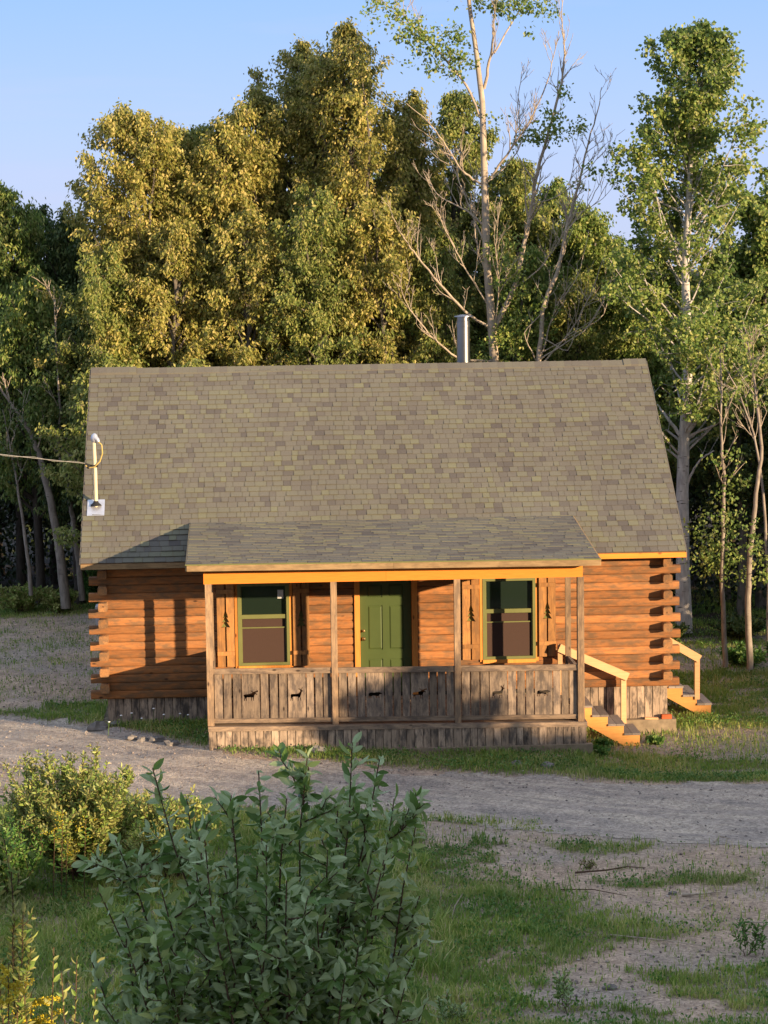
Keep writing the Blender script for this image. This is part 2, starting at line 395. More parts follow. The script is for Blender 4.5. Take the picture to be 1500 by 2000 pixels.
def inside_house(X, Y): return ((X > -1.9) & (X < 8.0) & (Y > -.05) & (Y < 7.5)) | ((X > -.05) & (X < 6.2) & (Y > -2.52) & (Y < .1))
FGX = [-.9, 1.4, 2.6, 3.3, 3.9, 4.9, 6.0, 7.4]; FGY = [-5.2, -6.5, -7.0, -9.0, -10.1, -11.4, -12.6, -13.2]
def grass_density(X, Y):
    """0..1 cover of grass over the bare soil"""
    n1 = fbm(X*.9+11, Y*1.6, 4); n2 = fbm(X*3+2, Y*4+7, 3)
    d = np.zeros_like(X)
    rt, rb = road_top(X), road_bot(X)
    # verge between the track and the cabin
    verge = smooth(rt-.05, rt+.35, Y)*np.where(X < -1.7, smooth(2.0, 1.3, Y), smooth(.5, -.4, Y))
    d = np.maximum(d, verge*np.where(X > 6.2, np.where(Y < -1.9-.25*(X-7), .95, .2), .9)*smooth(.26, .42, n1+.10))
    # grassy ground right of the cabin
    rg = (X > 7.9)*smooth(-.3, .7, Y)*smooth(6.3, 5.2, Y); d = np.maximum(d, rg*smooth(.3, .5, n1+.08))
    d = np.maximum(d, (X > 7.9)*smooth(6.0, 8.6, Y)*.75*smooth(.35, .6, n1))
    d = np.maximum(d, (X > 7.9)*.25*smooth(.5, .6, n2)*(Y > -2))
    # left yard
    d = np.maximum(d, (X < -1.9)*smooth(2, 3, Y)*(.06+.10*smooth(.56, .7, n1))*smooth(-.1, 0, 12-Y+0))
    d = np.maximum(d, (X < -1.9)*smooth(12.2, 13.2, Y)*1.0)
    d = np.maximum(d, (X < -1.6)*(X > -3.1)*smooth(.0, .4, Y)*smooth(2.6, 1.6, Y)*.9)
    # foreground
    e = np.interp(X, FGX, FGY)
    fgd = smooth(e+.5, e-.9, Y+.9*(n1-.5))
    low = smooth(-15.1, -14.2, Y+np.where(X < .5, 1.6, 0)+1.2*(n1-.5)+np.where(X > 4, -.0, 0)-np.interp(X, [3.5, 5.5], [0, 1.6]))
    d = np.maximum(d, fgd*low*smooth(.26, .40, n1+.12))
    d = np.maximum(d, (Y < rb)*(X > 1.0)*np.clip(smooth(.54, .62, n1)*.85, 0, 1))       # tufts on the dirt
    d = np.maximum(d, (Y < rb)*.07)
    d = np.maximum(d, smooth(-15.8, -17, Y)*.8)
    d = np.maximum(d, ((Y > rb) & (Y < rt))*.0)
    nr = .9*(fbm(X*1.2, Y*2, 4)-.5); d = np.where((Y > rb+nr) & (Y < rt+nr), d*.03, d)
    d = np.where((Y > rb-.2) & (Y < rb+.8) & (X > 1) & (n1 > .5) & (Y < rb+nr+.25), np.maximum(d, .5), d)
    d = d*np.where((Y > rt) & (Y < 1), .8+.2*smooth(.36, .52, n2), .4+.6*smooth(.36, .52, n2))*(.7+.3*smooth(.3, .5, fbm(X*7, Y*8, 2)))
    return np.where(inside_house(X, Y), 0, d)

def ground_mat(road=False):
    m = NT('gravel_track_surface' if road else 'ground_soil'); v = m.vec()
    fine = m.noise(38, v, 5, .7); mid = m.noise(3.2, v, 4, .6); big = m.noise(.45, v, 3)
    if road:
        c = m.mix(m.ramp(mid, [(.3, (0, 0, 0)), (.7, (1, 1, 1))]), srgb(140, 130, 120), srgb(168, 154, 140))
        cc = m.n('CombineXYZ'); m.l(m.math('MULTIPLY', m.attr('ru'), .28), cc.inputs[0]); m.l(m.math('ADD', m.math('MULTIPLY', m.attr('rv'), 1.5), m.math('MULTIPLY', m.noise(1.1, v, 3), .9)), cc.inputs[1])
        st = m.noise(1.9, cc.outputs[0], 6, .68)
        c = m.mix(m.ramp(st, [(.45, (0, 0, 0)), (.66, (.75, .75, .75))]), c, srgb(196, 180, 158))
        c = m.mix(m.ramp(st, [(.28, (.6, .6, .6)), (.42, (0, 0, 0))]), c, srgb(118, 112, 106))
    else:
        c = m.mix(m.ramp(mid, [(.35, (0, 0, 0)), (.65, (1, 1, 1))]), srgb(154, 132, 112), srgb(188, 162, 138))
        c = m.mix(m.ramp(big, [(.4, (0, 0, 0)), (.6, (.8, .8, .8))]), c, srgb(152, 140, 128))
        g = m.attr('grassw'); hum = m.mix(m.ramp(m.noise(7, v, 4), [(.4, (0, 0, 0)), (.6, (1, 1, 1))]), srgb(76, 80, 42), srgb(112, 100, 68))
        c = m.mix(m.math('MULTIPLY', g, .85), c, hum)
        c = m.mix(m.attr('litter_shade'), c, srgb(46, 38, 28))
    vo = m.n('TexVoronoi'); vo.inputs['Scale'].default_value = 26; m.l(v, vo.inputs['Vector'])
    peb = m.ramp(vo.outputs['Distance'], [(.0, (1, 1, 1)), (.5, (.0, .0, .0))])
    cv = m.n('SeparateColor'); m.l(vo.outputs['Color'], cv.inputs[0])
    k = m.ramp(cv.outputs[0], [(.1, (.72,)*3), (.9, (1.3,)*3)])
    c = m.mix(.75, c, k, 'MULTIPLY')
    c = m.mix(1, c, m.ramp(fine, [(.3, (.72,)*3), (.7, (1.2,)*3)]), 'MULTIPLY')
    m.col(c); m.b.inputs['Roughness'].default_value = .97
    h = m.math('ADD', m.math('MULTIPLY', fine, .6), m.math('MULTIPLY', peb, .5)); h = m.math('ADD', h, m.math('MULTIPLY', mid, 1.2))
    m.bump(h, .9, .03); return m.m
idx = np.arange(nx*ny).reshape(ny, nx)
Q = np.stack([idx[:-1, :-1], idx[:-1, 1:], idx[1:, 1:], idx[1:, :-1]], -1).reshape(-1, 4)
V = np.stack([GX, GY, GZ], -1).reshape(-1, 3)
gd = grass_density(GX, GY)
litter_shade = np.where(GX > 7, smooth(8.6, 10.0, GY), smooth(13.0, 14.5, GY))  # wood floor: leaf litter, darkened further for the shade under the trees
ground = np_mesh('ground', V, Q, ground_mat(), attrs={'grassw': gd.ravel(), 'litter_shade': (litter_shade*.95).ravel()}, smooth_=True); tag(ground, kind='structure')
# the track: the cells of the same lattice between its two edges, 6 mm proud
cx_ = (GX[:-1, :-1]+GX[1:, 1:])/2; cy_ = (GY[:-1, :-1]+GY[1:, 1:])/2
nn = .9*(fbm(cx_*1.2, cy_*2, 4)-.5)
sel = (cy_ > road_bot(cx_)+nn) & (cy_ < road_top(cx_)+nn) & (cx_ > -11) & (cx_ < 20) & ~inside_house(cx_, cy_)
Qr = Q[sel.ravel()]; used, inv_ = np.unique(Qr, return_inverse=True)
Vr = V[used].copy(); Vr[:, 2] += .006
rv = (Vr[:, 1]-road_bot(Vr[:, 0]))
tag(np_mesh('gravel_track', Vr, inv_.reshape(-1, 4), ground_mat(True), attrs={'ru': Vr[:, 0], 'rv': rv}, smooth_=True), kind='structure')

# ------------------------------------------------------------------ the cabin
cab = thing('log_cabin', (3.05, 3.6, -.4), 'orange stained log cabin with olive shingle roof and a covered front porch', 'cabin')
WL, WR, FZ, LH, NR = -1.83, 7.93, .04, .1418, 17
DEP = 7.32
def logprof(c0, cz, hw=.085, hh=LH/2+.001, flat=.17):
    P = []
    for k in range(20):
        g = 2*math.pi*(k+.5)/20; ca, sa = math.cos(g), math.sin(g)
        P.append((c0+hw*math.copysign(abs(ca)**flat, ca), cz+hh*math.copysign(abs(sa)**.75, sa)))
    return P
OPEN = [(.47, 1.365, .575, 2.01), (2.58, 3.49, -.1, 2.06), (4.715, 5.64, .585, 2.01)]
fw = MB()
for k in range(NR):
    zc = FZ+LH*(k+.5); a, b = (-2.08, 8.175) if k % 2 == 0 else (WL-.0, WR-.0)
    a += random.uniform(-.012, .012); b += random.uniform(-.012, .012)
    segs = [(a, b)]
    for (o0, o1, oz0, oz1) in OPEN:
        if oz0-.03 < zc < oz1+.03:
            segs = [q for (p0, p1) in segs for q in ([(p0, o0), (o1, p1)] if p0 < o0 and p1 > o1 else [(p0, p1)])]
    if random.random() < .5 and len(segs) == 1:
        c = random.uniform(5, 6); segs = [(segs[0][0], c), (c+.004, segs[0][1])]
    for (p0, p1) in segs:
        fw.extrude(logprof(.085+random.uniform(-.004, .004), zc), p0, p1, 'x', None, True, .004)
fw.build('log_wall', MT['log'], cab)
for sx, nm in ((WL, 'L'), (WR, 'R')):
    sw = MB()
    for k in range(NR):
        zc = FZ+LH*(k+.5); a, b = (-.2, DEP+.2) if k % 2 == 1 else (.17, DEP-.17)
        sw.extrude(logprof(sx, zc, hw=.08), a+random.uniform(-.01, .01), b, 'y', None, True, .003)
    sw.build('cross_log_wall', MT['log_side'], cab)
bw = MB()
for k in range(NR):
    zc = FZ+LH*(k+.5); a, b = (-2.08, 8.175) if k % 2 == 0 else (WL, WR)
    bw.extrude(logprof(DEP-.085, zc), a, b, 'x', None, True, .003)
bw.build('back_log_wall', MT['log'], cab)
# gables: vertical boards
ROOFM = .759; ZE, ZR = 2.466, 5.549
for sx in (WL, WR):
    g = MB(); y = .1
    while y < DEP-.1:
        y1 = min(y+.2, DEP-.1); t = lambda q: ZE+ROOFM*(.4+min(q, DEP-q))-.17
        s_ = 1 if sx > 3 else -1; x0, x1 = sx+s_*.02, sx+s_*.05
        P = [(x, yy, z) for x in (x0, x1) for (yy, z) in ((y, 2.44), (y1-.006, 2.44), (y1-.006, t(y1)), (y, t(y)))]
        g.add(P, [(0, 1, 2, 3), (7, 6, 5, 4), (0, 4, 5, 1), (1, 5, 6, 2), (2, 6, 7, 3), (3, 7, 4, 0)]); y = y1
    g.build('gable_boarding', MT['grey_z'], cab)
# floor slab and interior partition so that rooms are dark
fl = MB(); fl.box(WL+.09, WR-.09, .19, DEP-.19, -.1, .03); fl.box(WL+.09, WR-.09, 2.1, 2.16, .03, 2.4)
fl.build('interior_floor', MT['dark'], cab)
# skirting under the log walls
def boards_x(mb, x0, x1, y0, y1, zf0, zf1, w, gap, jz=.0):
    x = x0
    while x < x1-.02:
        ww = min(w*random.uniform(.93, 1.07), x1-x)
        yo = random.uniform(-.003, .003)
        P = []
        for (z) in (0, 1):
            for y in (y0+yo, y1+yo):
                for xx in (x, x+ww-gap):
                    P.append((xx, y, (zf0(xx) if z == 0 else zf1(xx))+(random.uniform(-jz, jz) if z == 0 else 0)))
        mb.add(P, [(0, 2, 3, 1), (4, 5, 7, 6), (0, 1, 5, 4), (2, 6, 7, 3), (0, 4, 6, 2), (1, 3, 7, 5)])
        x += ww
sk = MB(); boards_x(sk, -1.80, -.02, .06, .085, lambda x: -.62, lambda x: FZ-.0, .14, .010)
sk.build('wall_skirting', MT['skirt_z'], cab)
sk = MB(); boards_x(sk, 6.2, 7.97, .03, .055, lambda x: -.53, lambda x: FZ-.0, .135, .011)
sk.build('wall_skirting', MT['skirt_z'], cab)
cf = MB(); cf.box(5.9, 8.09, -.12, .35, -.95, -.532); cf.box(7.75, 8.09, .35, 7.3, -.95, -.55); cf.box(-1.8, -1.6, .1, 7.3, -.95, -.0); cf.box(-1.6, 5.9, .09, .3, -.95, -.05)
cf.box(7.78, 7.95, .3, 7.2, -.545, .04)
cf.build('foundation', MT['concrete'], cab)

# ---- roofs: real shingle tabs
def shingles(name, x0, x1, y0, z0, y1, z1, row=.131, parent=None, wmin=.10, wmax=.21, lift=.019, wav=.0):
    """courses climb from (y0,z0) to (y1,z1)"""
    L = math.hypot(y1-y0, z1-z0); n = int(L/row); sy, sz = (y1-y0)/L, (z1-z0)/L; ny_, nz_ = (-sz, sy) if sy > 0 else (sz, -sy)
    mb = MB()
    def P(x, s, h):
        zz = wav*math.sin(x*.9)+wav*.6*math.sin(x*2.3+s)
        return (x, y0+sy*s+ny_*h, z0+sz*s+nz_*h+zz)
    for i in range(n+1):
        s0 = i*row; s1 = min(L, s0+row*1.05); x = x0+random.uniform(-.006, .006)
        while x < x1:
            w = random.uniform(wmin, wmax); xe = min(x+w, x1); thick = random.random() < .5
            h = lift*(1.0 if thick else .5)+random.uniform(0, .002); so = random.uniform(-.004, .004) if not thick else 0
            sa = s0+so
            if i == 0: sa = s0
            t = random.random(); t = t*.55 if not thick else .35+t*.65
            xe -= .005; V_ = [P(x, sa, 0), P(xe, sa, 0), P(xe, sa, h), P(x, sa, h), P(xe, s1, .002), P(x, s1, .002), P(x, s1, 0), P(xe, s1, 0)]
            mb.add(V_, [(0, 1, 2, 3), (3, 2, 4, 5), (0, 3, 5, 6), (1, 7, 4, 2)], t)
            x = xe+.005
    return mb
RX0, RX1 = -2.17, 8.205
mr = shingles('roof', RX0, RX1, -.4, ZE, 3.66, ZR, wav=.006)
bk = shingles('roof', RX0, RX1, DEP+.4, ZE, 3.66, ZR, row=.26, wmin=.4, wmax=.8)
mr.v += [tuple(p) for p in bk.v]; nb = len(mr.v)-len(bk.v); mr.f += [tuple(i+nb for i in f) for f in bk.f]; mr.t += bk.t; mr.sm += bk.sm
roof = mr.build('roof', MT['shingle'], cab)
dk = MB()  # deck under the shingles
T = .10
for (ya, yb) in ((-.4, 3.66), (DEP+.4, 3.66)):
    P = [(x, y, z-dz) for x in (RX0+.01, RX1-.01) for (y, z, dz) in ((ya, ZE, .010), (yb, ZR, .010), (yb, ZR, T), (ya, ZE, T))]
    dk.add(P, [(0, 1, 2, 3), (7, 6, 5, 4), (0, 4, 5, 1), (1, 5, 6, 2), (2, 6, 7, 3), (3, 7, 4, 0)], .4)
dk.build('roof_deck', MT['soffit'], roof)
rc = MB(); x = RX0
while x < RX1:
    xe = min(x+.14, RX1); up = .022 if (x < RX0+.75 or x > RX1-.5) else .0
    for sgn in (-1, 1):
        ye = 3.66+sgn*.13; ze_ = ZR-.13*ROOFM
        P = [(x, 3.66, ZR+.02+up), (xe, 3.66, ZR+.026+up), (xe, ye, ze_+.028+up), (x, ye, ze_+.022+up), (x, ye, ze_), (xe, ye, ze_)]
        rc.add(P, [(0, 1, 2, 3), (3, 2, 5, 4)], random.uniform(.15, .7))
    x = xe
rc.build('ridge_cap', MT['shingle'], roof)
fb = MB(); fb.box(RX0, 2.2, -.425, -.402, ZE-.105, ZE-.018); fb.build('eave_board', MT['fascia'], roof)  # left half in duller wood; its shade is put into the colour
fb = MB(); fb.box(2.203, RX1, -.425, -.402, ZE-.105, ZE-.018)
fb.build('eave_board', MT['orange'], roof)
for sx in (RX0-.0, RX1+.0):
    rk = MB(); s_ = .022 if sx > 3 else -.022
    for (ya, yb) in ((-.4, 3.66), (DEP+.4, 3.66)):
        P = [(x, y, z-dz) for x in (sx, sx+s_) for (y, z, dz) in ((ya, ZE, .0), (yb, ZR, .0), (yb, ZR, .16), (ya, ZE, .16))]
        rk.add(P, [(0, 1, 2, 3), (7, 6, 5, 4), (0, 4, 5, 1), (1, 5, 6, 2), (2, 6, 7, 3), (3, 7, 4, 0)])
    rk.build('rake_board', MT['shingle'], roof)

# porch roof
PY0, PY1 = -2.81, .357; PZ1 = ZE+ROOFM*(PY1+.4)
def ptilt(V):
    V = V.copy(); V[:, 2] += .02-.0072*V[:, 0]; return V
PZ0 = 2.718
pr = shingles('porch_roof', -.31, 6.345, PY0, PZ0+.0, PY1, PZ1, row=.12, wmin=.14, wmax=.34, lift=.012)
def prtilt(V):
    V = V.copy(); V[:, 2] += (.02-.0066*V[:, 0])*np.clip((PY1-V[:, 1])/(PY1-PY0), 0, 1); return V
proof = pr.build('porch_roof', MT['shingle'], cab, fn=prtilt)
pd = MB(); P = [(x, y, z) for x in (-.30, 6.335) for (y, z) in ((PY0+.005, PZ0-.012), (PY1, PZ1-.012), (PY1, PZ1-.09), (PY0+.005, PZ0-.09))]
pd.add(P, [(0, 1, 2, 3), (7, 6, 5, 4), (0, 4, 5, 1), (1, 5, 6, 2), (2, 6, 7, 3), (3, 7, 4, 0)], .5)
pd.build('porch_ceiling', MT['soffit'], proof, fn=prtilt)
pf = MB()
for a, b in ((-.31, 3.0), (3.003, 6.345)): pf.box(a, b, PY0-.022, PY0+.0, PZ0-.115, PZ0-.018)
for sx in (-.332, 6.345):
    P = [(x, y, z) for x in (sx, sx+.022) for (y, z) in ((PY0, PZ0-.01), (PY1-.02, PZ1-.01), (PY1-.02, PZ1-.10), (PY0, PZ0-.115))]
    pf.add(P, [(0, 1, 2, 3), (7, 6, 5, 4), (0, 4, 5, 1), (1, 5, 6, 2), (2, 6, 7, 3), (3, 7, 4, 0)])
pf.build('porch_fascia', MT['fascia'], proof, fn=prtilt)
de = MB(); de.box(-.335, 6.37, PY0-.03, PY0+.02, PZ0-.018, PZ0-.002); de.build('drip_edge', MT['green'], proof, fn=prtilt)
bm_ = MB(); bm_.box(-.055, 2.9, -2.46, -2.33, 2.36, 2.55); bm_.box(2.903, 6.117, -2.458, -2.33, 2.36, 2.548)
bm_.box(-.03, .06, -2.33, .0, 2.36, 2.53); bm_.box(6.0, 6.09, -2.33, .0, 2.36, 2.53)
bm_.build('porch_beam', MT['orange'], cab, fn=lambda V: V+np.c_[0*V[:, 0], 0*V[:, 0], -.0017*V[:, 0]])

# porch deck, skirt, posts, rails
def low(V):
    V = V.copy(); V[:, 2] += (.02-.0117*V[:, 0])*np.clip((1.9-V[:, 2]), 0, 1); return V
dkb = MB(); y = -2.47
while y < -.02: dkb.box(.0, 6.15, y, min(y+.135, -.01), -.03, .0); y += .14
dkb.build('porch_deck', MT['grey_x'], cab, fn=low)
dt = MB(); dt.box(-.03, 3.3, -2.50, -2.474, -.075, .0); dt.box(3.303, 6.18, -2.498, -2.474, -.075, .0)
dt.box(-.03, -.004, -2.47, 0, -.10, -.0); dt.box(6.153, 6.18, -2.47, 0, -.10, -.0)
dt.build('deck_edge_board', MT['grey_x'], cab, fn=low)
ps = MB(); boards_x(ps, -.02, 6.17, -2.488, -2.468, lambda x: -.72, lambda x: -.078, .128, .009)
for yb in np.arange(-2.45, -.1, .13):
    ps.box(-.018, .002, yb, yb+.126, -.72, -.10); ps.box(6.15, 6.17, yb, yb+.126, -.62, -.10)
ps.build('porch_skirting', MT['skirt_z'], cab, fn=low)
pfz = MB(); pfz.box(2.9, 6.26, -2.56, -2.42, -.9, -.41); pfz.build('porch_footing', MT['concrete'], cab)
PX = [.02, 2.045, 4.06, 6.085]
for x in PX:
    p = MB(); p.box(x-.052, x+.052, -2.45, -2.345, 0, 2.36, j=.003)
    p.build('porch_post', MT['post'], cab, fn=low)
for x in (.03, 6.07):
    p = MB(); p.box(x-.045, x+.045, -1.05, -.96, 0, 2.36, j=.003); p.build('porch_post', MT['post'], cab, fn=low)
# silhouettes cut clean through the double boards of the railing
MOOSE = [(-95, 20), (-88, 30), (-70, 34), (-40, 36), (-10, 42), (10, 48), (22, 58), (12, 66), (-2, 72), (-14, 84), (-2, 80), (4, 88), (10, 78), (22, 72), (34, 66), (46, 68), (58, 76), (70, 72), (80, 86), (90, 84), (96, 70), (84, 62), (66, 56), (60, 50), (74, 44), (86, 34), (82, 26), (66, 30), (56, 34), (48, 24), (44, 14), (40, -10), (38, -34), (40, -52), (30, -52), (28, -30), (24, -8), (14, -8), (14, -30), (10, -50), (0, -50), (4, -28), (2, -6), (-30, -8), (-52, -6), (-58, -22), (-54, -34), (-58, -54), (-68, -54), (-64, -34), (-70, -20), (-78, -32), (-82, -54), (-92, -54), (-88, -30), (-86, -6), (-94, 6)]
DEER = [(-85, 10), (-80, 24), (-66, 32), (-30, 32), (0, 34), (24, 40), (38, 58), (44, 74), (34, 84), (24, 98), (16, 112), (26, 104), (36, 94), (38, 108), (42, 118), (45, 100), (50, 88), (60, 98), (66, 118), (76, 128), (74, 112), (66, 92), (62, 84), (78, 74), (84, 66), (68, 64), (62, 50), (56, 26), (48, 8), (44, -10), (50, -34), (46, -60), (38, -60), (40, -36), (32, -16), (26, -14), (20, -34), (20, -58), (12, -58), (10, -34), (12, -8), (-20, -6), (-48, -6), (-58, -20), (-50, -34), (-56, -60), (-64, -60), (-62, -38), (-72, -24), (-74, -40), (-80, -58), (-88, -58), (-84, -36), (-82, -12)]
BEAR = [(-88, 4), (-86, 22), (-72, 34), (-46, 38), (-20, 34), (6, 38), (28, 42), (44, 40), (50, 46), (58, 40), (72, 34), (90, 22), (88, 14), (70, 12), (56, 6), (50, -10), (54, -30), (62, -38), (44, -40), (40, -22), (30, -12), (22, -26), (24, -40), (6, -40), (8, -22), (2, -8), (-30, -8), (-48, -14), (-50, -30), (-44, -40), (-62, -40), (-64, -24), (-74, -16), (-76, -32), (-72, -42), (-92, -42), (-90, -20)]
SIL = [(.673, MOOSE), (1.424, DEER), (2.703, BEAR), (3.434, MOOSE), (4.73, DEER), (5.473, BEAR)]
def circ_clean(P, c, z, s=.001):
    return [(c+x*s, z+y*s) for x, y in P]
for i in range(3):
    xa, xb = PX[i]+.055, PX[i+1]-.055
    mine = [q for q in SIL if xa < q[0] < xb]
    tr = MB(); tr.box(xa-.01, xb+.01, -2.425, -2.385, .855, .945, j=.003)
    rp = thing('railing_panel', (0, 0, 0), None, None) if False else None
    panel = tr.build('railing', MT['grey_x'], cab, fn=low)
    br = MB(); br.box(xa-.01, xb+.01, -2.422, -2.385, .045, .115, j=.004); br.build('bottom_rail', MT['grey_x'], panel, fn=low)
    pk = MB(); spans = []; w = .155
    edges = [xa]
    for (c, _) in mine: edges += [c-.15, c+.15]
    edges.append(xb)
    for k in range(0, len(edges), 2):
        L = edges[k+1]-edges[k]; n = max(1, round(L/w))
        for q in range(n): spans.append((edges[k]+L*q/n, edges[k]+L*(q+1)/n))
    for (a, b) in spans:
        g = random.uniform(.018, .028); t = random.random()
        pk.add([(a+g/2+random.uniform(-.003, .003), y, z) for y in (-2.384, -2.362) for z in (.03, .93)][:0] or
               [(x+dx, y, z) for z, dx in ((.035, random.uniform(-.004, .004)), (.93, 0)) for y in (-2.384, -2.362) for x in (a+g/2, b-g/2)],
               [(0, 2, 3, 1), (4, 5, 7, 6), (0, 1, 5, 4), (2, 6, 7, 3), (0, 4, 6, 2), (1, 3, 7, 5)], t)
    pk.build('picket_boards', MT['grey_z'], panel, fn=low)
    for (c, shp) in mine:
        pl = MB(); hole = circ_clean(shp, c, .47, .00124)
        # the double board: outline, cut-out and a seam
        pl.plate([(c-.145, .035), (c+.145, .035), (c+.145, .93), (c-.145, .93)], [hole], -2.384, -2.362, random.random())
        pl.box(c-.0015, c+.0015, -2.3855, -2.384, .6, .93, .0); pl.box(c-.0015, c+.0015, -2.3855, -2.384, .115, .41, .0)
        pl.build('cutout_board', MT['grey_z'], panel, fn=low)
# side rails (left runs to the wall, right stops at the stair opening)
for (x, y1) in ((.03, -.02), (6.07, -1.05)):
    r_ = MB(); r_.box(x-.02, x+.02, -2.345, y1, .76, .85)
    pn = r_.build('side_railing', MT['grey_x'], cab, fn=low)
    q = MB(); q.box(x-.018, x+.018, -2.345, y1, .05, .12)
    y = -2.33
    while y < y1-.05:
        q.box(x+.021, x+.041, y, min(y+.142, y1), .04, .84); y += .157
    q.build('picket_boards', MT['grey_z'], pn, fn=low)

# windows
def window(x0, x1, z0, z1, tagpaper):
    f = MB(); w = .05
    f.box(x0, x0+w, -.035, .10, z0, z1); f.box(x1-w, x1, -.035, .10, z0, z1)
    f.box(x0+w, x1-w, -.035, .10, z1-w, z1); f.box(x0+w, x1-w, -.035, .10, z0, z0+w)
    fo = f.build('window', MT['green'], cab)
    zm = z0+.59*(z1-z0)
    s = MB(); s.box(x0+w, x1-w, -.01, .04, zm-.03, zm+.04)
    s.box(x0+w, x0+w+.025, .0, .04, z0+w, zm-.03); s.box(x1-w-.025, x1-w, .0, .04, z0+w, zm-.03)
    s.box(x0+w+.025, x1-w-.025, .005, .035, zm-.20, zm-.18)
    s.box(x0+w, x0+w+.02, .02, .06, zm+.04, z1-w); s.box(x1-w-.02, x1-w, .02, .06, zm+.04, z1-w)
    s.build('sash', MT['green'], fo)
    g = MB(); g.box(x0+w+.02, x1-w-.02, .045, .05, zm+.04, z1-w); g.box(x0+w+.025, x1-w-.025, .045, .05, z0+w, zm-.03)
    g.build('glass', MT['glass'], fo)
    n = MB(); n.box(x0+w+.025, x1-w-.025, .015, .018, z0+w, zm-.18); n.build('insect_screen', MT['screen'], fo)
    n = MB(); n.box(x0+w+.03, x1-w-.03, .036, .040, zm-.18, zm-.035); n.build('lower_blind', MT['screen'], fo)
    if tagpaper:
        n = MB(); n.box(x1-.20, x1-.10, .040, .042, z1-.28, z1-.13); n.build('sticker', MT['paper'], fo)
    t = MB(); t.box(x0-.05, x0-.002, -.028, .03, z0-.04, z1+.09); t.box(x1+.002, x1+.05, -.028, .03, z0-.04, z1+.09)
    t.box(x0-.002, x1+.002, -.028, .03, z1+.003, z1+.09); t.box(x0-.002, x1+.002, -.05, .03, z0-.065, z0-.003)
    t.build('window_trim', MT['orange_z'], fo)
window(.472, 1.364, .575, 2.01, True)
window(4.715, 5.638, .585, 2.01, False)
TREE = [(0, 150), (14, 120), (6, 122), (26, 84), (10, 88), (36, 44), (12, 48), (46, 0), (8, 4), (8, -26), (-8, -26), (-8, 4), (-46, 0), (-12, 48), (-36, 44), (-10, 88), (-26, 84), (-6, 122), (-14, 120)]
for (x0, x1, z0, z1) in ((.115, .41, .57, 2.03), (1.425, 1.705, .56, 2.02), (4.36, 4.655, .595, 2.02), (5.695, 5.985, .62, 2.03)):
    c = (x0+x1)/2; zc = z0+(z1-z0)*.47; sc = .001*1.75
    hole = [(c+x*sc, zc+z*sc*1.15) for x, z in TREE]
    m = MB()
    # two boards, each with half the tree and a saw kerf between them
    right = [p for p in hole if p[0] >= c-1e-6]; left = [p for p in hole if p[0] <= c+1e-6]
    k = .013
    ztop = hole[0][1]; zbot = zc-26*sc*1.15
    R_ = [(c+k, z1), (c+k, ztop-.02)]+[p for p in hole[1:10] if p[0] > c+k]+[(c+k, zbot), (c+k, z0), (x1, z0), (x1, z1)]
    m.plate(R_, [], -.062, -.006, random.random())
    hl = [(2*c-p[0], p[1]) for p in R_]
    m.plate(hl[::-1], [], -.062, -.006, random.random())
    sh = m.build('shutter', MT['shutter'], cab)
    for za in (z0+.20, z1-.18):
        b = MB(); b.box(x0-.002, x1+.002, -.082, -.0625, za, za+.07); b.build('batten', MT['shutter'], sh)
    b = MB(); b.box(c-.10, c+.10, -.005, .004, zbot+.01, ztop-.03); b.build('green_backing', MT['green_tree'], sh)

# door
dj = MB(); dj.box(2.49, 2.582, -.03, .16, -.0, 2.13); dj.box(3.488, 3.58, -.03, .16, -.0, 2.13); dj.box(2.582, 3.488, -.03, .16, 2.04, 2.13)
dj.build('door_frame', MT['orange_z'], cab)
DX0, DX1 = 2.585, 3.485; DW = DX1-DX0
pan = []
for (a, b) in ((.15, .44), (.56, .85)):
    for (c, d) in ((.14, .62), (.78, 1.56), (1.70, 1.93)): pan.append((DX0+DW*a, DX0+DW*b, c, d))
d = MB(); d.plate([(DX0, .03), (DX1, .03), (DX1, 2.035), (DX0, 2.035)], [[(a, c), (b, c), (b, e), (a, e)] for a, b, c, e in pan], .11, .15)
for a, b, c, e in pan:
    d.box(a, b, .125, .14, c, e)
    i = .035; P = [(a+.012, .125, c+.012), (b-.012, .125, c+.012), (b-.012, .125, e-.012), (a+.012, .125, e-.012), (a+i, .113, c+i), (b-i, .113, c+i), (b-i, .113, e-i), (a+i, .113, e-i)]
    d.add(P, [(0, 1, 5, 4), (1, 2, 6, 5), (2, 3, 7, 6), (3, 0, 4, 7), (4, 5, 6, 7)])
door = d.build('door', MT['green_door'], cab)
for z, nm, r in ((.98, 'door_knob', .032), (1.12, 'deadbolt', .025)):
    k = MB(); V_ = []
    prof = [(.001, -.06), (r*.8, -.055), (r, -.04), (r*.7, -.022), (.012, -.015), (.012, -.008), (r, -.006), (r, 0)]
    n = 14; F_ = []
    for (rr, yy) in prof:
        for q in range(n): g = 2*math.pi*q/n; V_.append((DX0+.065+rr*math.cos(g), .108+yy, z+rr*math.sin(g)))
    for i in range(len(prof)-1):
        for q in range(n): F_.append((i*n+q, i*n+(q+1) % n, (i+1)*n+(q+1) % n, (i+1)*n+q))
    k.add(V_, F_, .5, True); k.build(nm, MT['brass'], door)

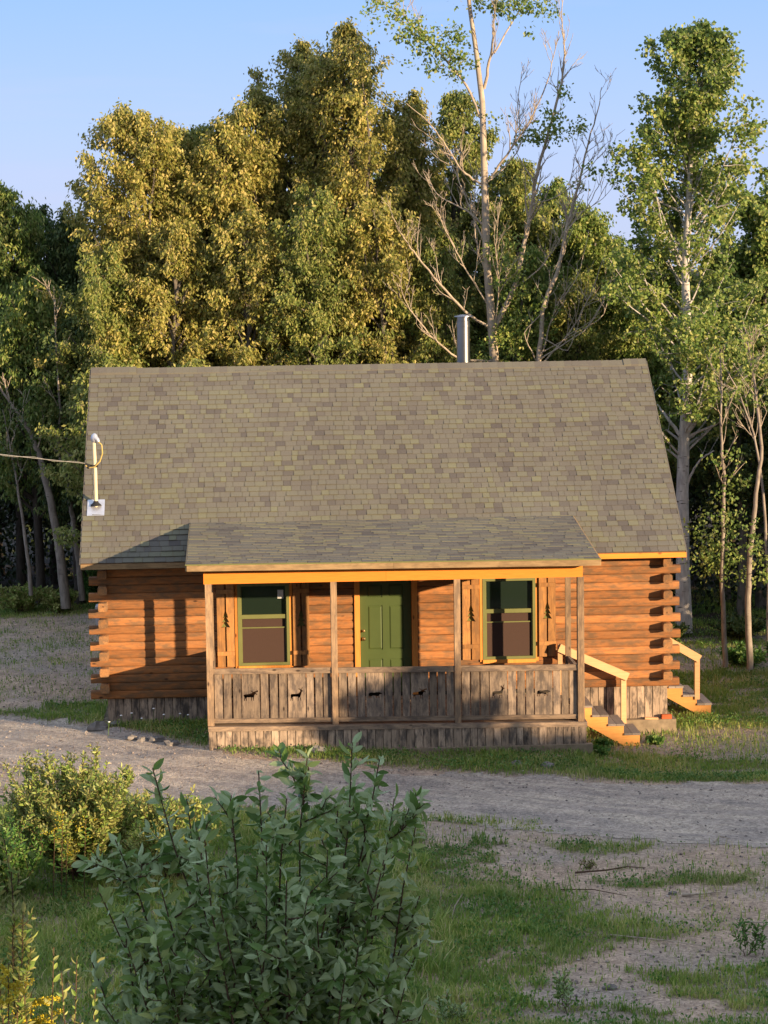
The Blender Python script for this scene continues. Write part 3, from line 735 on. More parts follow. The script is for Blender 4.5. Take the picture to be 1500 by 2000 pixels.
# stove pipe
ch = MB(); CC = (4.82, 4.25, 0)
ch.lathe(CC, [(.128, 4.9), (.128, 5.55), (.132, 5.552), (.132, 5.58), (.128, 5.582), (.128, 6.22), (.134, 6.222), (.134, 6.26), (.128, 6.262), (.128, 6.33), (.12, 6.335), (.12, 6.0)], 32)
chim = ch.build('stovepipe', MT['steel'], roof)
cp = MB()
cp.lathe(CC, [(.001, 6.455), (.06, 6.45), (.175, 6.425), (.178, 6.41), (.12, 6.415), (.001, 6.42)], 32)
for q in range(4):
    g = q*math.pi/2+.4; cp.beam((CC[0]+.125*math.cos(g), CC[1]+.125*math.sin(g), 6.25), (CC[0]+.125*math.cos(g), CC[1]+.125*math.sin(g), 6.42), .025, .006)
cp.lathe(CC, [(.118, 6.30), (.118, 6.415)], 32)
cp.build('chimney_cap', MT['steel'], chim)
cfm = MB(); cfm.lathe(CC, [(.20, 4.95), (.17, 5.15), (.135, 5.22)], 24); cfm.build('chimney_flashing', MT['galv'], chim)

# service mast on the roof
MX, MY = -1.955, .72; MZ = ZE+ROOFM*(MY+.4)
mm = MB(); mm.tube([(MX, MY, MZ-.1), (MX, MY, MZ+.6), (MX-.01, MY, MZ+1.16)], .034, 12); mast = mm.build('service_mast', MT['pvc'], roof)
m2 = MB(); y0, y1 = MY-.20, MY+.12
P = [(x, y, ZE+ROOFM*(y+.4)+h) for h in (.014, .018) for (x, y) in ((MX-.15, y0), (MX+.15, y0), (MX+.15, y1), (MX-.15, y1))]
m2.add(P, [(3, 2, 1, 0), (4, 5, 6, 7), (0, 1, 5, 4), (1, 2, 6, 5), (2, 3, 7, 6), (3, 0, 4, 7)]); m2.build('mast_flashing', MT['galv'], mast)
m2 = MB(); m2.lathe((MX, MY, MZ), [(.10, .02), (.075, .045), (.05, .07), (.036, .10)], 16); m2.build('mast_boot', MT['black'], mast)
m2 = MB(); m2.lathe((MX+.005, MY, MZ), [(.04, 1.12), (.062, 1.15), (.066, 1.2), (.05, 1.25), (.02, 1.275), (.001, 1.28)], 14)
m2.tube([(MX+.01, MY-.02, MZ+1.2), (MX+.06, MY-.05, MZ+1.17), (MX+.075, MY-.06, MZ+1.13)], [.05, .04, .03], 8); m2.build('weatherhead', MT['galv'], mast)
m2 = MB(); m2.tube([(MX+.06, MY-.05, MZ+1.15), (MX+.13, MY-.06, MZ+1.08), (MX+.14, MY-.06, MZ+.93), (MX+.09, MY-.05, MZ+.79), (MX, MY-.05, MZ+.70), (MX-.10, MY-.03, MZ+.68), (MX-.16, MY-.02, MZ+.72)], .011, 6)
m2.build('drip_loop_cable', MT['cable'], mast)
m2 = MB(); m2.box(MX-.05, MX+.05, MY-.05, MY+.05, MZ+.69, MZ+.73); m2.tube([(MX-.05, MY, MZ+.71), (MX-.12, MY-.01, MZ+.74), (MX-.17, MY-.02, MZ+.76)], .014, 6)
m2.lathe((MX-.11, MY-.01, MZ), [(.001, .66), (.03, .67), (.036, .70), (.02, .73), (.001, .735)], 10); m2.build('wire_clamp', MT['black'], mast)
ub = MB(); ub.box(-2.02, -1.91, .75, 1.05, 1.1, 1.55); ub.build('meter_box', MT['galv'], cab)

# overhead wire to a pole out on the left
A = np.array([MX-.17, MY-.02, MZ+.76]); Bp = at(0, 882, -6.0); D_ = (Bp-A); PT = A+D_*4.2
pts = []
for i in range(40):
    t = i/39; p = A+(PT-A)*t; p = p.copy(); p[2] -= .22*4*t*(1-t)*.25
    pts.append(p)
w = MB(); w.tube(pts, .006, 6); w.tube([p+np.array([0, .012, .02*math.sin(i*1.3)]) for i, p in enumerate(pts)], .003, 5)
tag(w.build('power_line', MT['wire'], origin=A), 'pale twisted overhead wire running left from the roof mast', 'wire')
PZ = float(gz(PT[0], PT[1])); up = thing('utility_pole', (PT[0]-.15, PT[1], PZ), 'bare wooden utility pole at the far end of the overhead wire', 'utility pole')
w = MB(); w.tube([(PT[0]-.15, PT[1], PZ-.3), (PT[0]-.15, PT[1], PT[2]+.6)], [.15, .11], 12); w.build('pole', BK['grey'], up)
w = MB(); w.lathe((PT[0]-.03, PT[1], PT[2]-.05), [(.001, 0), (.04, .01), (.03, .04), (.045, .06), (.03, .09), (.001, .1)], 10); w.build('insulator', MT['paper'], up)

# ------------------------------------------------------------------ stairs
def stairs(name, label, xs0, ztop, run, rise, n, ya, yb, rail_y, zg, rail):
    o = thing(name, (xs0, (ya+yb)/2, zg), label, 'stairs')
    for (y, tname) in ((ya, 'stringer'), (yb-.04, 'stringer')):
        m = MB(); prof = [(xs0, ztop)]
        for i in range(n):
            prof += [(xs0+run*i+(.0 if i else 0), ztop-rise*(i+0)-.0) if i == 0 else (xs0+run*i, ztop-rise*i), (xs0+run*(i+1), ztop-rise*i)] if i else [(xs0+run, ztop)]
        prof += [(xs0+run*n, zg-.04), (xs0+run*n-.26, zg-.04), (xs0, ztop-.20)]
        cl = [prof[0]]
        for p in prof[1:]:
            if abs(p[0]-cl[-1][0])+abs(p[1]-cl[-1][1]) > 1e-4: cl.append(p)
        m.plate(cl, [], y, y+.04); m.build('stringer', MT['stringer'], o)
    for i in range(n):
        for h in (0, 1):
            m = MB(); xa = xs0+run*i+h*run*.5; m.box(xa+.004, xa+run*.5+(.012 if h else -.002), ya-.03, yb+.03, ztop-rise*i+.001, ztop-rise*i+.036)
            m.build('tread', MT['tread'], o)
    (x0, z0), (x1, z1), px_, pb = rail
    m = MB(); m.beam((x0, rail_y, z0), (x1, rail_y, z1), .035, .14); m.build('handrail', MT['newwood'], o)
    m = MB(); m.box(px_-.045, px_+.045, rail_y+.018, rail_y+.105, pb, z1+(x1-px_)*(z0-z1)/(x1-x0)+.03); m.build('handrail_post', MT['newwood'], o)
    if name == 'porch_stairs':
        m = MB(); m.box(x0-.02, x0+.06, rail_y+.02, rail_y+.10, -.03, z0+.06); m.build('handrail_post', MT['newwood'], o)
    return o
stairs('porch_stairs', 'orange wooden porch steps with grey treads and one sloping handrail', 6.19, -.10, .275, .165, 4, -1.05, -.30, -.24, -.75, ((6.02, .80), (7.22, .26), 7.15, -.6))
stairs('side_stairs', 'pale wooden steps with a handrail beyond the right corner of the cabin', 7.97, -.12, .262, .163, 4, 1.45, 2.35, 1.40, -.73, ((8.08, .68), (8.80, .25), 8.76, -.5))

# ------------------------------------------------------------------ vegetation tools
def nrm(v): return v/(np.linalg.norm(v, axis=-1, keepdims=True)+1e-9)
def leaf_arrays(P, D, L, Wd, rg, fold=.25, shape='diamond', tone=None):
    """leaf blades: at P along D, length L, width Wd"""
    n = len(P); D = nrm(D); r = nrm(rg.normal(size=(n, 3))); S_ = nrm(np.cross(D, r)); N_ = np.cross(S_, D)
    L = np.broadcast_to(L, (n,))[:, None]; Wd = np.broadcast_to(Wd, (n,))[:, None]
    tn = rg.random(n) if tone is None else tone
    if shape == 'diamond':
        V = np.stack([P, P+D*L*.45+S_*Wd*.5+N_*Wd*fold*.5, P+D*L, P+D*L*.45-S_*Wd*.5+N_*Wd*fold*.5], 1)
        Qd = np.arange(n*4).reshape(n, 4); return V.reshape(-1, 3), Qd, np.repeat(tn, 4)
    # broad leaf: midrib and two margins, folded and curled
    secs = [(.0, .0), (.12, .22), (.32, .46), (.55, .50), (.78, .34), (1.0, .0)]
    up = N_*Wd*fold; curl = (-.10-.22*rg.random((n, 1)))*N_*L; tw = rg.normal(0, .12, (n, 1))*N_*Wd
    pts_ = []
    for (q, w_) in secs:
        c_ = P+D*L*q+curl*q*q
        if w_ == 0: pts_.append([c_])
        else: pts_.append([c_+S_*Wd*w_+up*w_*1.6+tw*q, c_, c_-S_*Wd*w_+up*w_*1.6-tw*q])
    order = [p for r_ in pts_ for p in r_]; V = np.stack(order, 1); kv = len(order); b = np.arange(n)[:, None]*kv
    tri = [(0, 1, 2), (0, 2, 3)]
    for q in range(3):
        a = 1+3*q; tri += [(a, a+3, a+4), (a, a+4, a+1), (a+1, a+4, a+5), (a+1, a+5, a+2)]
    a = 10; tri += [(a, 13, a+1), (a+1, 13, a+2)]
    T_ = np.concatenate([b+np.array([t_]) for t_ in tri], 0)
    return V.reshape(-1, 3), T_, np.repeat(tn, kv)

class Leaves:
    def __init__(s): s.P = []; s.D = []
    def add(s, P, D): s.P.append(np.atleast_2d(P)); s.D.append(np.atleast_2d(D))
    def build(s, name, mat, parent, L, W_, rg, shape='diamond', fold=.25, jit=.3):
        P = np.concatenate(s.P); D = np.concatenate(s.D); n = len(P)
        k = 1+rg.uniform(-jit, jit, n)
        V, Q_, t = leaf_arrays(P, D, L*k, W_*k, rg, fold, shape)
        return np_mesh(name, V, Q_, mat, parent, t, smooth_=False)

def curve(p0, d0, L, n, rg, wob=.15, bend=(0, 0, .0)):
    p = np.array(p0, float); d = np.array(d0, float); d /= np.linalg.norm(d); out = [p.copy()]; b = np.array(bend)
    for i in range(n):
        d = d+rg.normal(0, wob, 3)+b; d /= np.linalg.norm(d); p = p+d*L/n; out.append(p.copy())
    return np.array(out)
def lerp_path(P, t):
    s = np.linspace(0, 1, len(P)); return np.array([np.interp(t, s, P[:, i]) for i in range(3)]).T

def tree(name, label, base, H, Rad, cb, seed, leaf='yellow', barkm='grey', nl=60, per=24, Lf=.105, Wf=.055, droop=.9, top=1.3, tr=.14, lean=(0, 0), group=None, prof=None, spikes=5, trunk=None, sparse=1.0, limb=1.0, twigs=7, up=.9):
    rg = np.random.default_rng(seed); bx, by = base; bz = float(gz(bx, by))
    o = thing(name, (bx, by, bz), label, 'tree', group)
    if trunk is None:
        n = 12; T_ = np.linspace(0, 1, n); Pt = np.stack([bx+lean[0]*T_**1.5+.18*np.sin(T_*5+seed)*T_, by+lean[1]*T_+.15*np.cos(T_*4+seed)*T_, bz-.15+(H+.15)*T_], 1)
    else: Pt = np.array(trunk)
    rads = tr*(1-np.linspace(0, 1, len(Pt)))**.8+.012; rads[0] *= 1.25
    tm = MB(); tm.tube(Pt, rads, 9); tm.build('trunk', BK[barkm], o)
    br = MB(); lv = Leaves()
    ztop = Pt[-1][2]
    leaders = [(cb+(1-cb)*rg.beta(1.0, 1.25), None) for _ in range(nl)]
    prof = prof or (lambda t: (1-t)**.62*(.55+.9*min(1, t*5+.3)))
    for i in range(nl):
        f = (i+rg.random())/nl; t = cb+(1-cb)*f
        p0 = lerp_path(Pt, np.array([t]))[0]
        Lb = Rad*prof(f)*rg.uniform(.7, 1.12)*1.15+.25
        az = rg.random()*2*math.pi+i*2.4
        el = up*rg.uniform(.75, 1.2)*(.55+.55*f)
        d = np.array([math.cos(az)*math.cos(el), math.sin(az)*math.cos(el), math.sin(el)])
        if i < spikes: 
            p0 = lerp_path(Pt, np.array([rg.uniform(.6, .85)]))[0]; el = 1.15; d = np.array([math.cos(az)*.4, math.sin(az)*.4, 1.]); Lb = (ztop-p0[2])*rg.uniform(.75, 1.0)
        Lb = min(Lb, max(.3, (ztop+.1-p0[2])/max(.25, d[2]/np.linalg.norm(d)+.12)))
        C = curve(p0, d, Lb, 7, rg, .10, (0, 0, .05))
        br.tube(C, np.linspace(limb*max(.02, tr*.32*(1-f)+.012), .006, len(C)), 5, cap=False)
        nt = max(4, int(twigs*(.5+Lb/Rad)))
        for k in range(nt):
            tt = rg.uniform(.18, 1) if k else 1.0
            q = lerp_path(C, np.array([tt]))[0]
            a2 = az+rg.normal(0, 1.0); d2 = np.array([math.cos(a2), math.sin(a2), rg.uniform(.0, 1.2)])
            L2 = rg.uniform(.3, .75)*(1.15-.5*tt)*min(1.2, Rad/1.6); L2 = min(L2, max(.12, ztop+.15-q[2]))
            c2 = curve(q, d2, L2, 4, rg, .16, (0, 0, .02))
            if rg.random() < .6: br.tube(c2, np.linspace(.011, .004, 5), 4, cap=False)
            m = int(per*sparse*rg.uniform(.6, 1.4)); u = rg.random(m)**.8
            pp = lerp_path(c2, u)+rg.normal(0, .07, (m, 3)); 
            dd = rg.normal(0, .55, (m, 3))+np.array([math.cos(a2)*.35, math.sin(a2)*.35, -droop])
            lv.add(pp, dd)
    br.build('branches', BK[barkm], o)
    lv.build('crown', LF[leaf], o, Lf, Wf, rg)
    return o

def gtree(px, py, Y, **k):
    """a tree whose top stands at the given bearing, Y metres beyond the cabin front"""
    p = at(px, py, Y); return dict(base=(float(p[0])+k.get('dx', 0), Y), H=float(p[2]-gz(p[0], Y))-.38)

# ------------------------------------------------------------------ trees behind the cabin
rows = [  # px, py(top), Y, radius, leaf, bark, label
 (262, 205, 15.0, 2.05, 'yellow', 'grey', 'broad yellow-olive tree rising left of the others above the roof left end'),
 (400, 238, 16.2, 1.75, 'olive', 'grey', 'shorter olive tree filling the dip between the left crown and the tall middle crowns'),
 (440, 226, 14.6, 1.3, 'yellow', 'grey', 'yellow-olive tree standing in the dip, in front of the shorter olive one'),
 (492, 165, 15.2, 1.5, 'yellow', 'grey', 'narrow yellow-olive tree with a dark tip left of the two tallest crowns'),
 (575, 72, 16.0, 1.75, 'yellow', 'grey', 'tall yellow-olive tree with a thin sprayed top left of the tallest spire'),
 (335, 238, 15.8, 1.4, 'yellow', 'grey', 'yellow-olive tree between the broad left crown and the dip'),
 (635, 100, 15.3, 1.35, 'yellow', 'grey', 'yellow-olive tree with a flat ragged top between the two tallest crowns'),
 (692, 40, 14.6, 1.75, 'yellow', 'grey', 'tallest yellow-olive tree with a single pointed spire behind the middle of the roof'),
 (800, 175, 15.6, 1.3, 'yellow', 'grey', 'yellow-olive tree just right of the pointed spire and left of the bare tree'),
 (885, 165, 17.2, 1.2, 'olive', 'grey', 'dark olive tree directly behind the bare tree trunk above the stovepipe'),
 (1000, 300, 15.6, 1.3, 'olive', 'grey', 'round green tree seen through the bare branches right of the trunk'),
 (1075, 345, 16.6, 1.15, 'green', 'grey', 'green tree behind the right fork of the bare tree'),
 (1150, 392, 15.2, 1.35, 'green', 'grey', 'low yellow-green tree above the right end of the ridge'),
]
for i, (px, py, Y, rad, lf, bk_, lab) in enumerate(rows):
    g = gtree(px, py, Y)
    tree('broadleaf_tree', lab, g['base'], g['H'], rad, .22, 100+i, lf, bk_, prof=(lambda t: (1-t)**.9*(.6+.9*min(1, t*5+.3))) if py < 100 else None, nl=int(88*rad/1.4), per=54, group='trees behind the cabin', Lf=.098, Wf=.047, tr=.13, up=.95)
low_rows = [(330, 420, 13.2, 1.3, 'yellow', 'smaller yellow-olive tree in front of the broad left crown'),
 (470, 400, 13.0, 1.3, 'yellow', 'smaller yellow-olive tree below the narrow dark tipped crown'),
 (610, 350, 12.8, 1.3, 'olive', 'smaller olive tree in front of the two tallest crowns'),
 (745, 380, 12.9, 1.25, 'yellow', 'smaller yellow-olive tree just left of the stovepipe'),
 (860, 430, 13.4, 1.1, 'olive', 'small olive tree right behind the stovepipe'),
 (205, 470, 13.4, 1.15, 'olive', 'small dark olive tree behind the left end of the ridge'),
 (1010, 470, 12.6, .95, 'green', 'small pale green aspen growing under the right fork of the bare tree'),
 (1120, 520, 13.2, 1.2, 'olive', 'small green tree behind the ridge right of the bare tree'),
 (1225, 470, 13.6, 1.1, 'green', 'green tree in the gap between the ridge end and the white barked aspen'),
 (235, 700, 11.4, 1.5, 'olive', 'dense low tree added unseen behind the left end of the roof to shade the wood'), (380, 700, 11.2, 1.4, 'olive', 'dense low tree added unseen behind the roof to shade the wood, second from its left end')]  # last two added out of sight, blocking sun from the left wood
for i, (px, py, Y, rad, lf, lab) in enumerate(low_rows):
    g = gtree(px, py, Y)
    tree('young_tree', lab, g['base'], g['H'], rad, .2, 160+i, lf, 'grey', nl=52, per=44, group='smaller trees close behind the cabin', Lf=.098, Wf=.047, tr=.09, up=.85)
left = [(18, 350, 16.5, 1.35, 'green', 'feathery green tree at the left edge of the picture'),
 (85, 395, 18.0, 1.2, 'dark', 'dark green tree second from the left edge'),
 (140, 405, 17.0, 1.1, 'dark', 'dark green tree touching the left flank of the broad yellow crown'),
 (60, 520, 14.5, 1.3, 'green', 'shaded green tree in front of the leftmost crowns'),
 (-50, 400, 16.0, 1.4, 'dark', 'dark green tree cut by the left edge of the picture'),
 (140, 600, 14.2, 1.0, 'dark', 'low shaded tree above the leaning trunks by the roof left edge')]
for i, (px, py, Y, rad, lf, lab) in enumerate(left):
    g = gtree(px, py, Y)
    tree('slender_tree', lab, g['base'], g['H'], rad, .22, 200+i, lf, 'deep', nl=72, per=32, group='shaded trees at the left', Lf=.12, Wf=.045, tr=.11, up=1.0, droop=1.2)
# trees at the right
def pathpx(pts, Y, dy=0):
    out = []
    for i, p in enumerate(pts):
        Yy = Y+(p[2] if len(p) > 2 else 0); out.append(at(p[0], p[1], Yy))
    return np.array(out)
tk = pathpx([(1336, 1235), (1334, 1100), (1333, 960), (1336, 860), (1344, 760), (1342, 640), (1338, 520), (1345, 400), (1352, 280), (1362, 170), (1368, 72)], 9.8)
tree('aspen_tree', 'tall white barked aspen with a pointed green crown right of the cabin', (float(tk[0][0]), 9.8), 0, 2.3, .24, 301, 'green', 'birch', nl=112, per=42, Lf=.085, Wf=.08, tr=.15, limb=.5, trunk=tk, droop=.5, spikes=2, up=1.05,
     prof=lambda t: (1.0 if t < .40 else 1-.78*((t-.40)/.60))*(.75+.5*math.sin(t*9)**2)*.9)
right = [(1490, 350, 13.5, 1.3, 'green', 'green tree cut by the right edge of the picture'),
 (1420, 470, 14.5, 1.4, 'olive', 'olive tree behind the aspen towards the right edge'),
 (1560, 300, 15.5, 1.5, 'green', 'green tree mostly beyond the right edge of the picture'),
 (1290, 560, 15.5, 1.2, 'olive', 'olive tree low behind the white aspen trunk'),
 (1450, 640, 12.0, 1.1, 'dark', 'low dark green tree behind the thin saplings')]
for i, (px, py, Y, rad, lf, lab) in enumerate(right):
    g = gtree(px, py, Y)
    tree('broadleaf_tree', lab, g['base'], g['H'], rad, .28, 330+i, lf, 'grey', nl=70, per=32, group='trees at the right', Lf=.1, Wf=.075, tr=.11, up=.9, droop=.6)
# second row, deep in the wood
for i, (px, py) in enumerate([(-20, 520), (60, 560), (150, 520), (260, 420), (370, 380), (480, 330), (590, 290), (700, 280), (810, 330), (920, 380), (1030, 440), (1130, 470), (1230, 560), (1330, 520), (1430, 480), (1530, 460)]):
    Y = 20.5+1.5*(i % 2); g = gtree(px, py, Y)
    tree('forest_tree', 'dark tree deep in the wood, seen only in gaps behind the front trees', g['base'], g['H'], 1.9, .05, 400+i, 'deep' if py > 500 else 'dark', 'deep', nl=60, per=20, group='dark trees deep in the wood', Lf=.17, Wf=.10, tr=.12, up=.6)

# undergrowth, leaves coloured dark for the shade inside the wood: uncountable
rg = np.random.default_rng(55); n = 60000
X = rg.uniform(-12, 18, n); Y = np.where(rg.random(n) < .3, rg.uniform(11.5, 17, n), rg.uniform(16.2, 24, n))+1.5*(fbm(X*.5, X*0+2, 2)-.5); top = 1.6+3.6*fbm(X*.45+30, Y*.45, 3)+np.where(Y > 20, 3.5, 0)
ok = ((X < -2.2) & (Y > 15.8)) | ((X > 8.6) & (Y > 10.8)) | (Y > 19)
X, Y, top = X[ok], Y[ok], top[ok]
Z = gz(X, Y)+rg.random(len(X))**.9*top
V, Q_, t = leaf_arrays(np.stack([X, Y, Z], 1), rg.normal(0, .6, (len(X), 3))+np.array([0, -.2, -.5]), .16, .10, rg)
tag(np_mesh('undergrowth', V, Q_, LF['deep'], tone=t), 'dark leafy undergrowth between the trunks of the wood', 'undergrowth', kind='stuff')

# ------------------------------------------------------------------ the big half-bare tree
BY_ = 12.0
dead_base = at(966, 712, BY_); dz = float(gz(dead_base[0], BY_))
dt_ = thing('half_bare_tree', (dead_base[0]+.1, BY_, dz), 'tall half-bare tree with tan limbs and a few leaf clusters behind the stovepipe', 'tree')
tp = pathpx([(966, 712), (958, 600), (950, 500), (948, 400), (945, 300), (942, 200), (930, 100), (918, 20), (908, -70)], BY_)
tp = np.vstack([[dead_base[0]+.12, BY_, dz-.2], [dead_base[0]+.05, BY_, dz+2.5], tp])
m = MB(); m.tube(tp, [.15, .125, .104, .094, .087, .080, .072, .064, .054, .045, .035], 12); m.build('trunk', BK['dead'], dt_)
rg = np.random.default_rng(91)
BR = [  # polylines by bearing, start radius, yaw of depth drift
 ([(965, 641), (1006, 562), (1020, 493), (1038, 407), (1047, 346), (1064, 284), (1087, 202), (1100, 144), (1103, 90), (1096, 36), (1100, -10)], .062, .5),
 ([(963, 644), (916, 616), (855, 551), (808, 493), (783, 457), (765, 421)], .034, -1.2),
 ([(948, 443), (916, 414), (851, 378), (826, 335)], .024, .8),
 ([(941, 360), (902, 335), (873, 288), (844, 245), (794, 202)], .026, -.8),
 ([(938, 230), (916, 173), (873, 119), (819, 61), (772, 18), (722, -5)], .034, .6),
 ([(945, 173), (959, 108), (965, 43), (965, -20)], .038, -.5),
 ([(965, 104), (1002, 40), (1034, -10)], .022, .6),
 ([(959, 346), (995, 295), (1035, 238), (1071, 158), (1092, 61)], .030, -1.0),
 ([(960, 706), (894, 702), (844, 659), (797, 601), (779, 554)], .030, -1.4),
 ([(948, 479), (916, 403), (894, 346), (873, 302)], .020, 1.0),
 ([(955, 600), (905, 520), (870, 450), (850, 400)], .022, -.6),
 ([(957, 560), (930, 480), (925, 400), (930, 330)], .018, 1.2),
 ([(968, 640), (975, 560), (968, 480), (975, 400)], .018, -1.3),
 ([(947, 360), (985, 330), (1020, 280), (1010, 200), (1022, 130)], .017, 1.2),
 ([(1006, 562), (1060, 520), (1110, 440), (1140, 380)], .018, 1.1),
 ([(1040, 400), (1090, 385), (1150, 330), (1185, 290)], .012, -.6),
]
br = MB(); lv = Leaves(); lv2 = Leaves()
def twiggy(C, r0, depth, dens, mb, rg, lmin=.35, lmax=1.1):
    n = max(2, int(dens*np.linalg.norm(C[-1]-C[0])))
    for k in range(n):
        t = rg.uniform(.2, .98); q = lerp_path(C, np.array([t]))[0]; i = min(len(C)-2, int(t*(len(C)-1))); d = C[i+1]-C[i]; d = d/np.linalg.norm(d)
        s = rg.normal(0, 1, 3); s -= d*np.dot(s, d); s /= np.linalg.norm(s)
        dd = d*.75+s*rg.uniform(.5, .95)+np.array([0, 0, .35])
        L = rg.uniform(lmin, lmax)*(1.15-t*.6)
        c = curve(q, dd, L, 6, rg, .10, (0, 0, .06))
        rr = max(.0055, r0*(1-t)*.5+.004); mb.tube(c, np.linspace(rr, .0035, 7), 4, cap=False)
        if depth > 0: twiggy(c, rr, depth-1, dens*1.0, mb, rg, lmin*.5, lmax*.5)
def polypath(pts, Y0, drift):
    P = np.array([at(p[0], p[1], Y0+drift*i/(len(pts)-1)) for i, p in enumerate(pts)])
    s = np.linspace(0, 1, len(P)*4); Q_ = lerp_path(P, s); Q_[1:-1] = (Q_[:-2]+2*Q_[1:-1]+Q_[2:])/4
    Q_[1:-1] += rg.normal(0, .008, Q_[1:-1].shape); return Q_
for pts, r0, dr in BR:
    C = polypath(pts, BY_, dr); br.tube(C, np.linspace(r0, .007, len(C)), 7, cap=False); twiggy(C, r0, 2, 3.5, br, rg)
br.build('branches', BK['dead'], dt_)
def cluster(lv, px, py, Y, rx, ry, n, rg):
    c = at(px, py, Y); s = 88.0
    k = max(1, n//12); cc = rg.normal(0, .5, (k, 3))*np.array([rx/s, .35, ry/s])+c
    idx_ = rg.integers(0, k, n); P = cc[idx_]+rg.normal(0, .08, (n, 3)); lv.add(P, rg.normal(0, .7, (n, 3))+np.array([0, 0, -.5]))
for a in [(735, 12, 40, 22, 160), (780, 35, 45, 28, 260), (820, 65, 45, 30, 320), (850, 95, 50, 32, 340), (890, 90, 34, 45, 320), (900, 120, 30, 25, 160), (845, 130, 30, 20, 90), (950, 5, 60, 22, 300), (1010, 8, 60, 22, 320), (1060, 15, 40, 18, 160), (1030, 68, 10, 8, 22),
          (1035, 268, 30, 22, 150), (1060, 255, 50, 20, 230), (1110, 250, 36, 22, 160), (1075, 228, 20, 20, 90), (1100, 183, 14, 14, 70), (1135, 355, 14, 14, 40), (965, 225, 20, 10, 30)]:
    cluster(lv, a[0], a[1], BY_+rg.uniform(-.3, .3), a[2], a[3], int(a[4]*.95), rg)
for a in [(1000, 520, 40, 50, 350), (985, 470, 25, 30, 160), (1020, 600, 45, 45, 350), (1000, 660, 50, 40, 380), (960, 500, 20, 20, 60)]:
    cluster(lv, a[0], a[1], BY_-.3, a[2], a[3], a[4], rg)
lv.build('crown', LF['green'], dt_, .085, .06, rg)
# bare tan stems right of it
b2 = at(1050, 712, 11.6); z2 = float(gz(b2[0], 11.6))
d2 = thing('bare_tree', (b2[0], 11.6, z2), 'smaller leafless tree with curving tan stems behind the ridge right of the tall one', 'tree')
br = MB(); tp = polypath([(1052, 712), (1060, 594), (1089, 533), (1103, 464), (1114, 414), (1136, 342), (1146, 288), (1168, 216), (1175, 170)], 11.6, .6)
tp = np.vstack([[b2[0]-.05, 11.6, z2-.15], tp]); br.tube(tp, np.linspace(.058, .006, len(tp)), 8); br.build('trunk', BK['dead'], d2)
br = MB(); twiggy(tp, .05, 2, 1.6, br, rg)
for pts, r0, dr in [([(1058, 712), (1120, 640), (1160, 560), (1185, 480)], .02, .6), ([(1050, 705), (1150, 640), (1190, 570)], .016, -.6), ([(1055, 700), (1085, 600), (1130, 540), (1150, 450)], .02, 1.), ([(1060, 660), (1110, 690), (1140, 600), (1165, 560)], .013, -.5),
                    ([(1052, 712), (1020, 650), (1070, 600), (1075, 520)], .014, -.8), ([(1108, 450), (1150, 400), (1180, 340), (1195, 260)], .013, .4), ([(1120, 420), (1165, 400), (1200, 330)], .010, -.7), ([(1055, 690), (1180, 620), (1195, 540)], .012, .9)]:
    C = polypath(pts, 11.6, dr); br.tube(C, np.linspace(r0, .006, len(C)), 6, cap=False); twiggy(C, r0, 1, 2.2, br, rg)
br.build('branches', BK['dead'], d2)
# aspen's extra limbs
asp = [o for o in bpy.data.objects if o.name == 'aspen_tree'][0]
br = MB()
for pts, r0, dr in [([(1338, 850), (1360, 820), (1385, 775), (1430, 740), (1450, 720)], .07, -.5), ([(1328, 850), (1300, 810), (1270, 775)], .045, .4), ([(1337, 960), (1352, 920), (1370, 895), (1395, 880)], .035, -.3), ([(1345, 420), (1300, 400), (1260, 380)], .03, .2), ([(1345, 450), (1390, 410), (1430, 395)], .03, -.4)]:
    br = MB(); C = polypath(pts, 9.8, dr); br.tube(C, np.linspace(r0, .012, len(C)), 7, cap=False); twiggy(C, r0*.5, 1, 1.6, br, rg); br.build('limb', BK['birch'], asp)

# saplings and twiggy growth at the right edge
def sapling(name, label, pts, Y, r0, seed, leafc, leaf='green', group=None):
    global rg
    rg = np.random.default_rng(seed)
    C = polypath(pts, Y, .3); C = np.vstack([C[0]-np.array([0, 0, .15]), C]); o = thing(name, C[0]+np.array([0, 0, .15]), label, 'tree', group)
    m = MB(); m.tube(C, np.linspace(r0, .009, len(C)), 8); m.build('trunk', BK['pale'], o)
    m = MB(); twiggy(C[len(C)//3:], r0*.5, 2, 2.2, m, rg, .4, 1.2); m.build('branches', BK['dead'], o)
    lv = Leaves()
    for (px, py, rx, ry, n) in leafc: cluster(lv, px, py, Y+rg.uniform(-.3, .3), rx, ry, n, rg)
    if leafc: lv.build('crown', LF[leaf], o, .08, .055, rg)
sapling('sapling', 'thin grey sapling, the nearer to the aspen of the two right of the cabin', [(1417, 1288), (1410, 1150), (1412, 1040), (1415, 940), (1408, 840), (1410, 740), (1405, 680)], 5.6, .055, 501,
        [(1400, 1090, 45, 45, 420), (1385, 1050, 35, 35, 220), (1440, 950, 40, 50, 160), (1430, 1110, 30, 35, 160), (1425, 1020, 20, 30, 80), (1405, 900, 25, 25, 50), (1420, 780, 30, 30, 60), (1400, 700, 30, 30, 60)])
sapling('sapling', 'slightly thicker forked sapling closest to the right edge of the picture', [(1465, 1292), (1460, 1180), (1465, 1080), (1475, 980), (1488, 880), (1478, 780), (1465, 690), (1450, 620)], 5.2, .07, 502,
        [(1470, 1060, 25, 30, 110), (1490, 1110, 20, 30, 110), (1450, 1020, 18, 20, 50), (1480, 700, 40, 40, 160), (1450, 660, 30, 30, 120), (1495, 780, 25, 30, 90)])
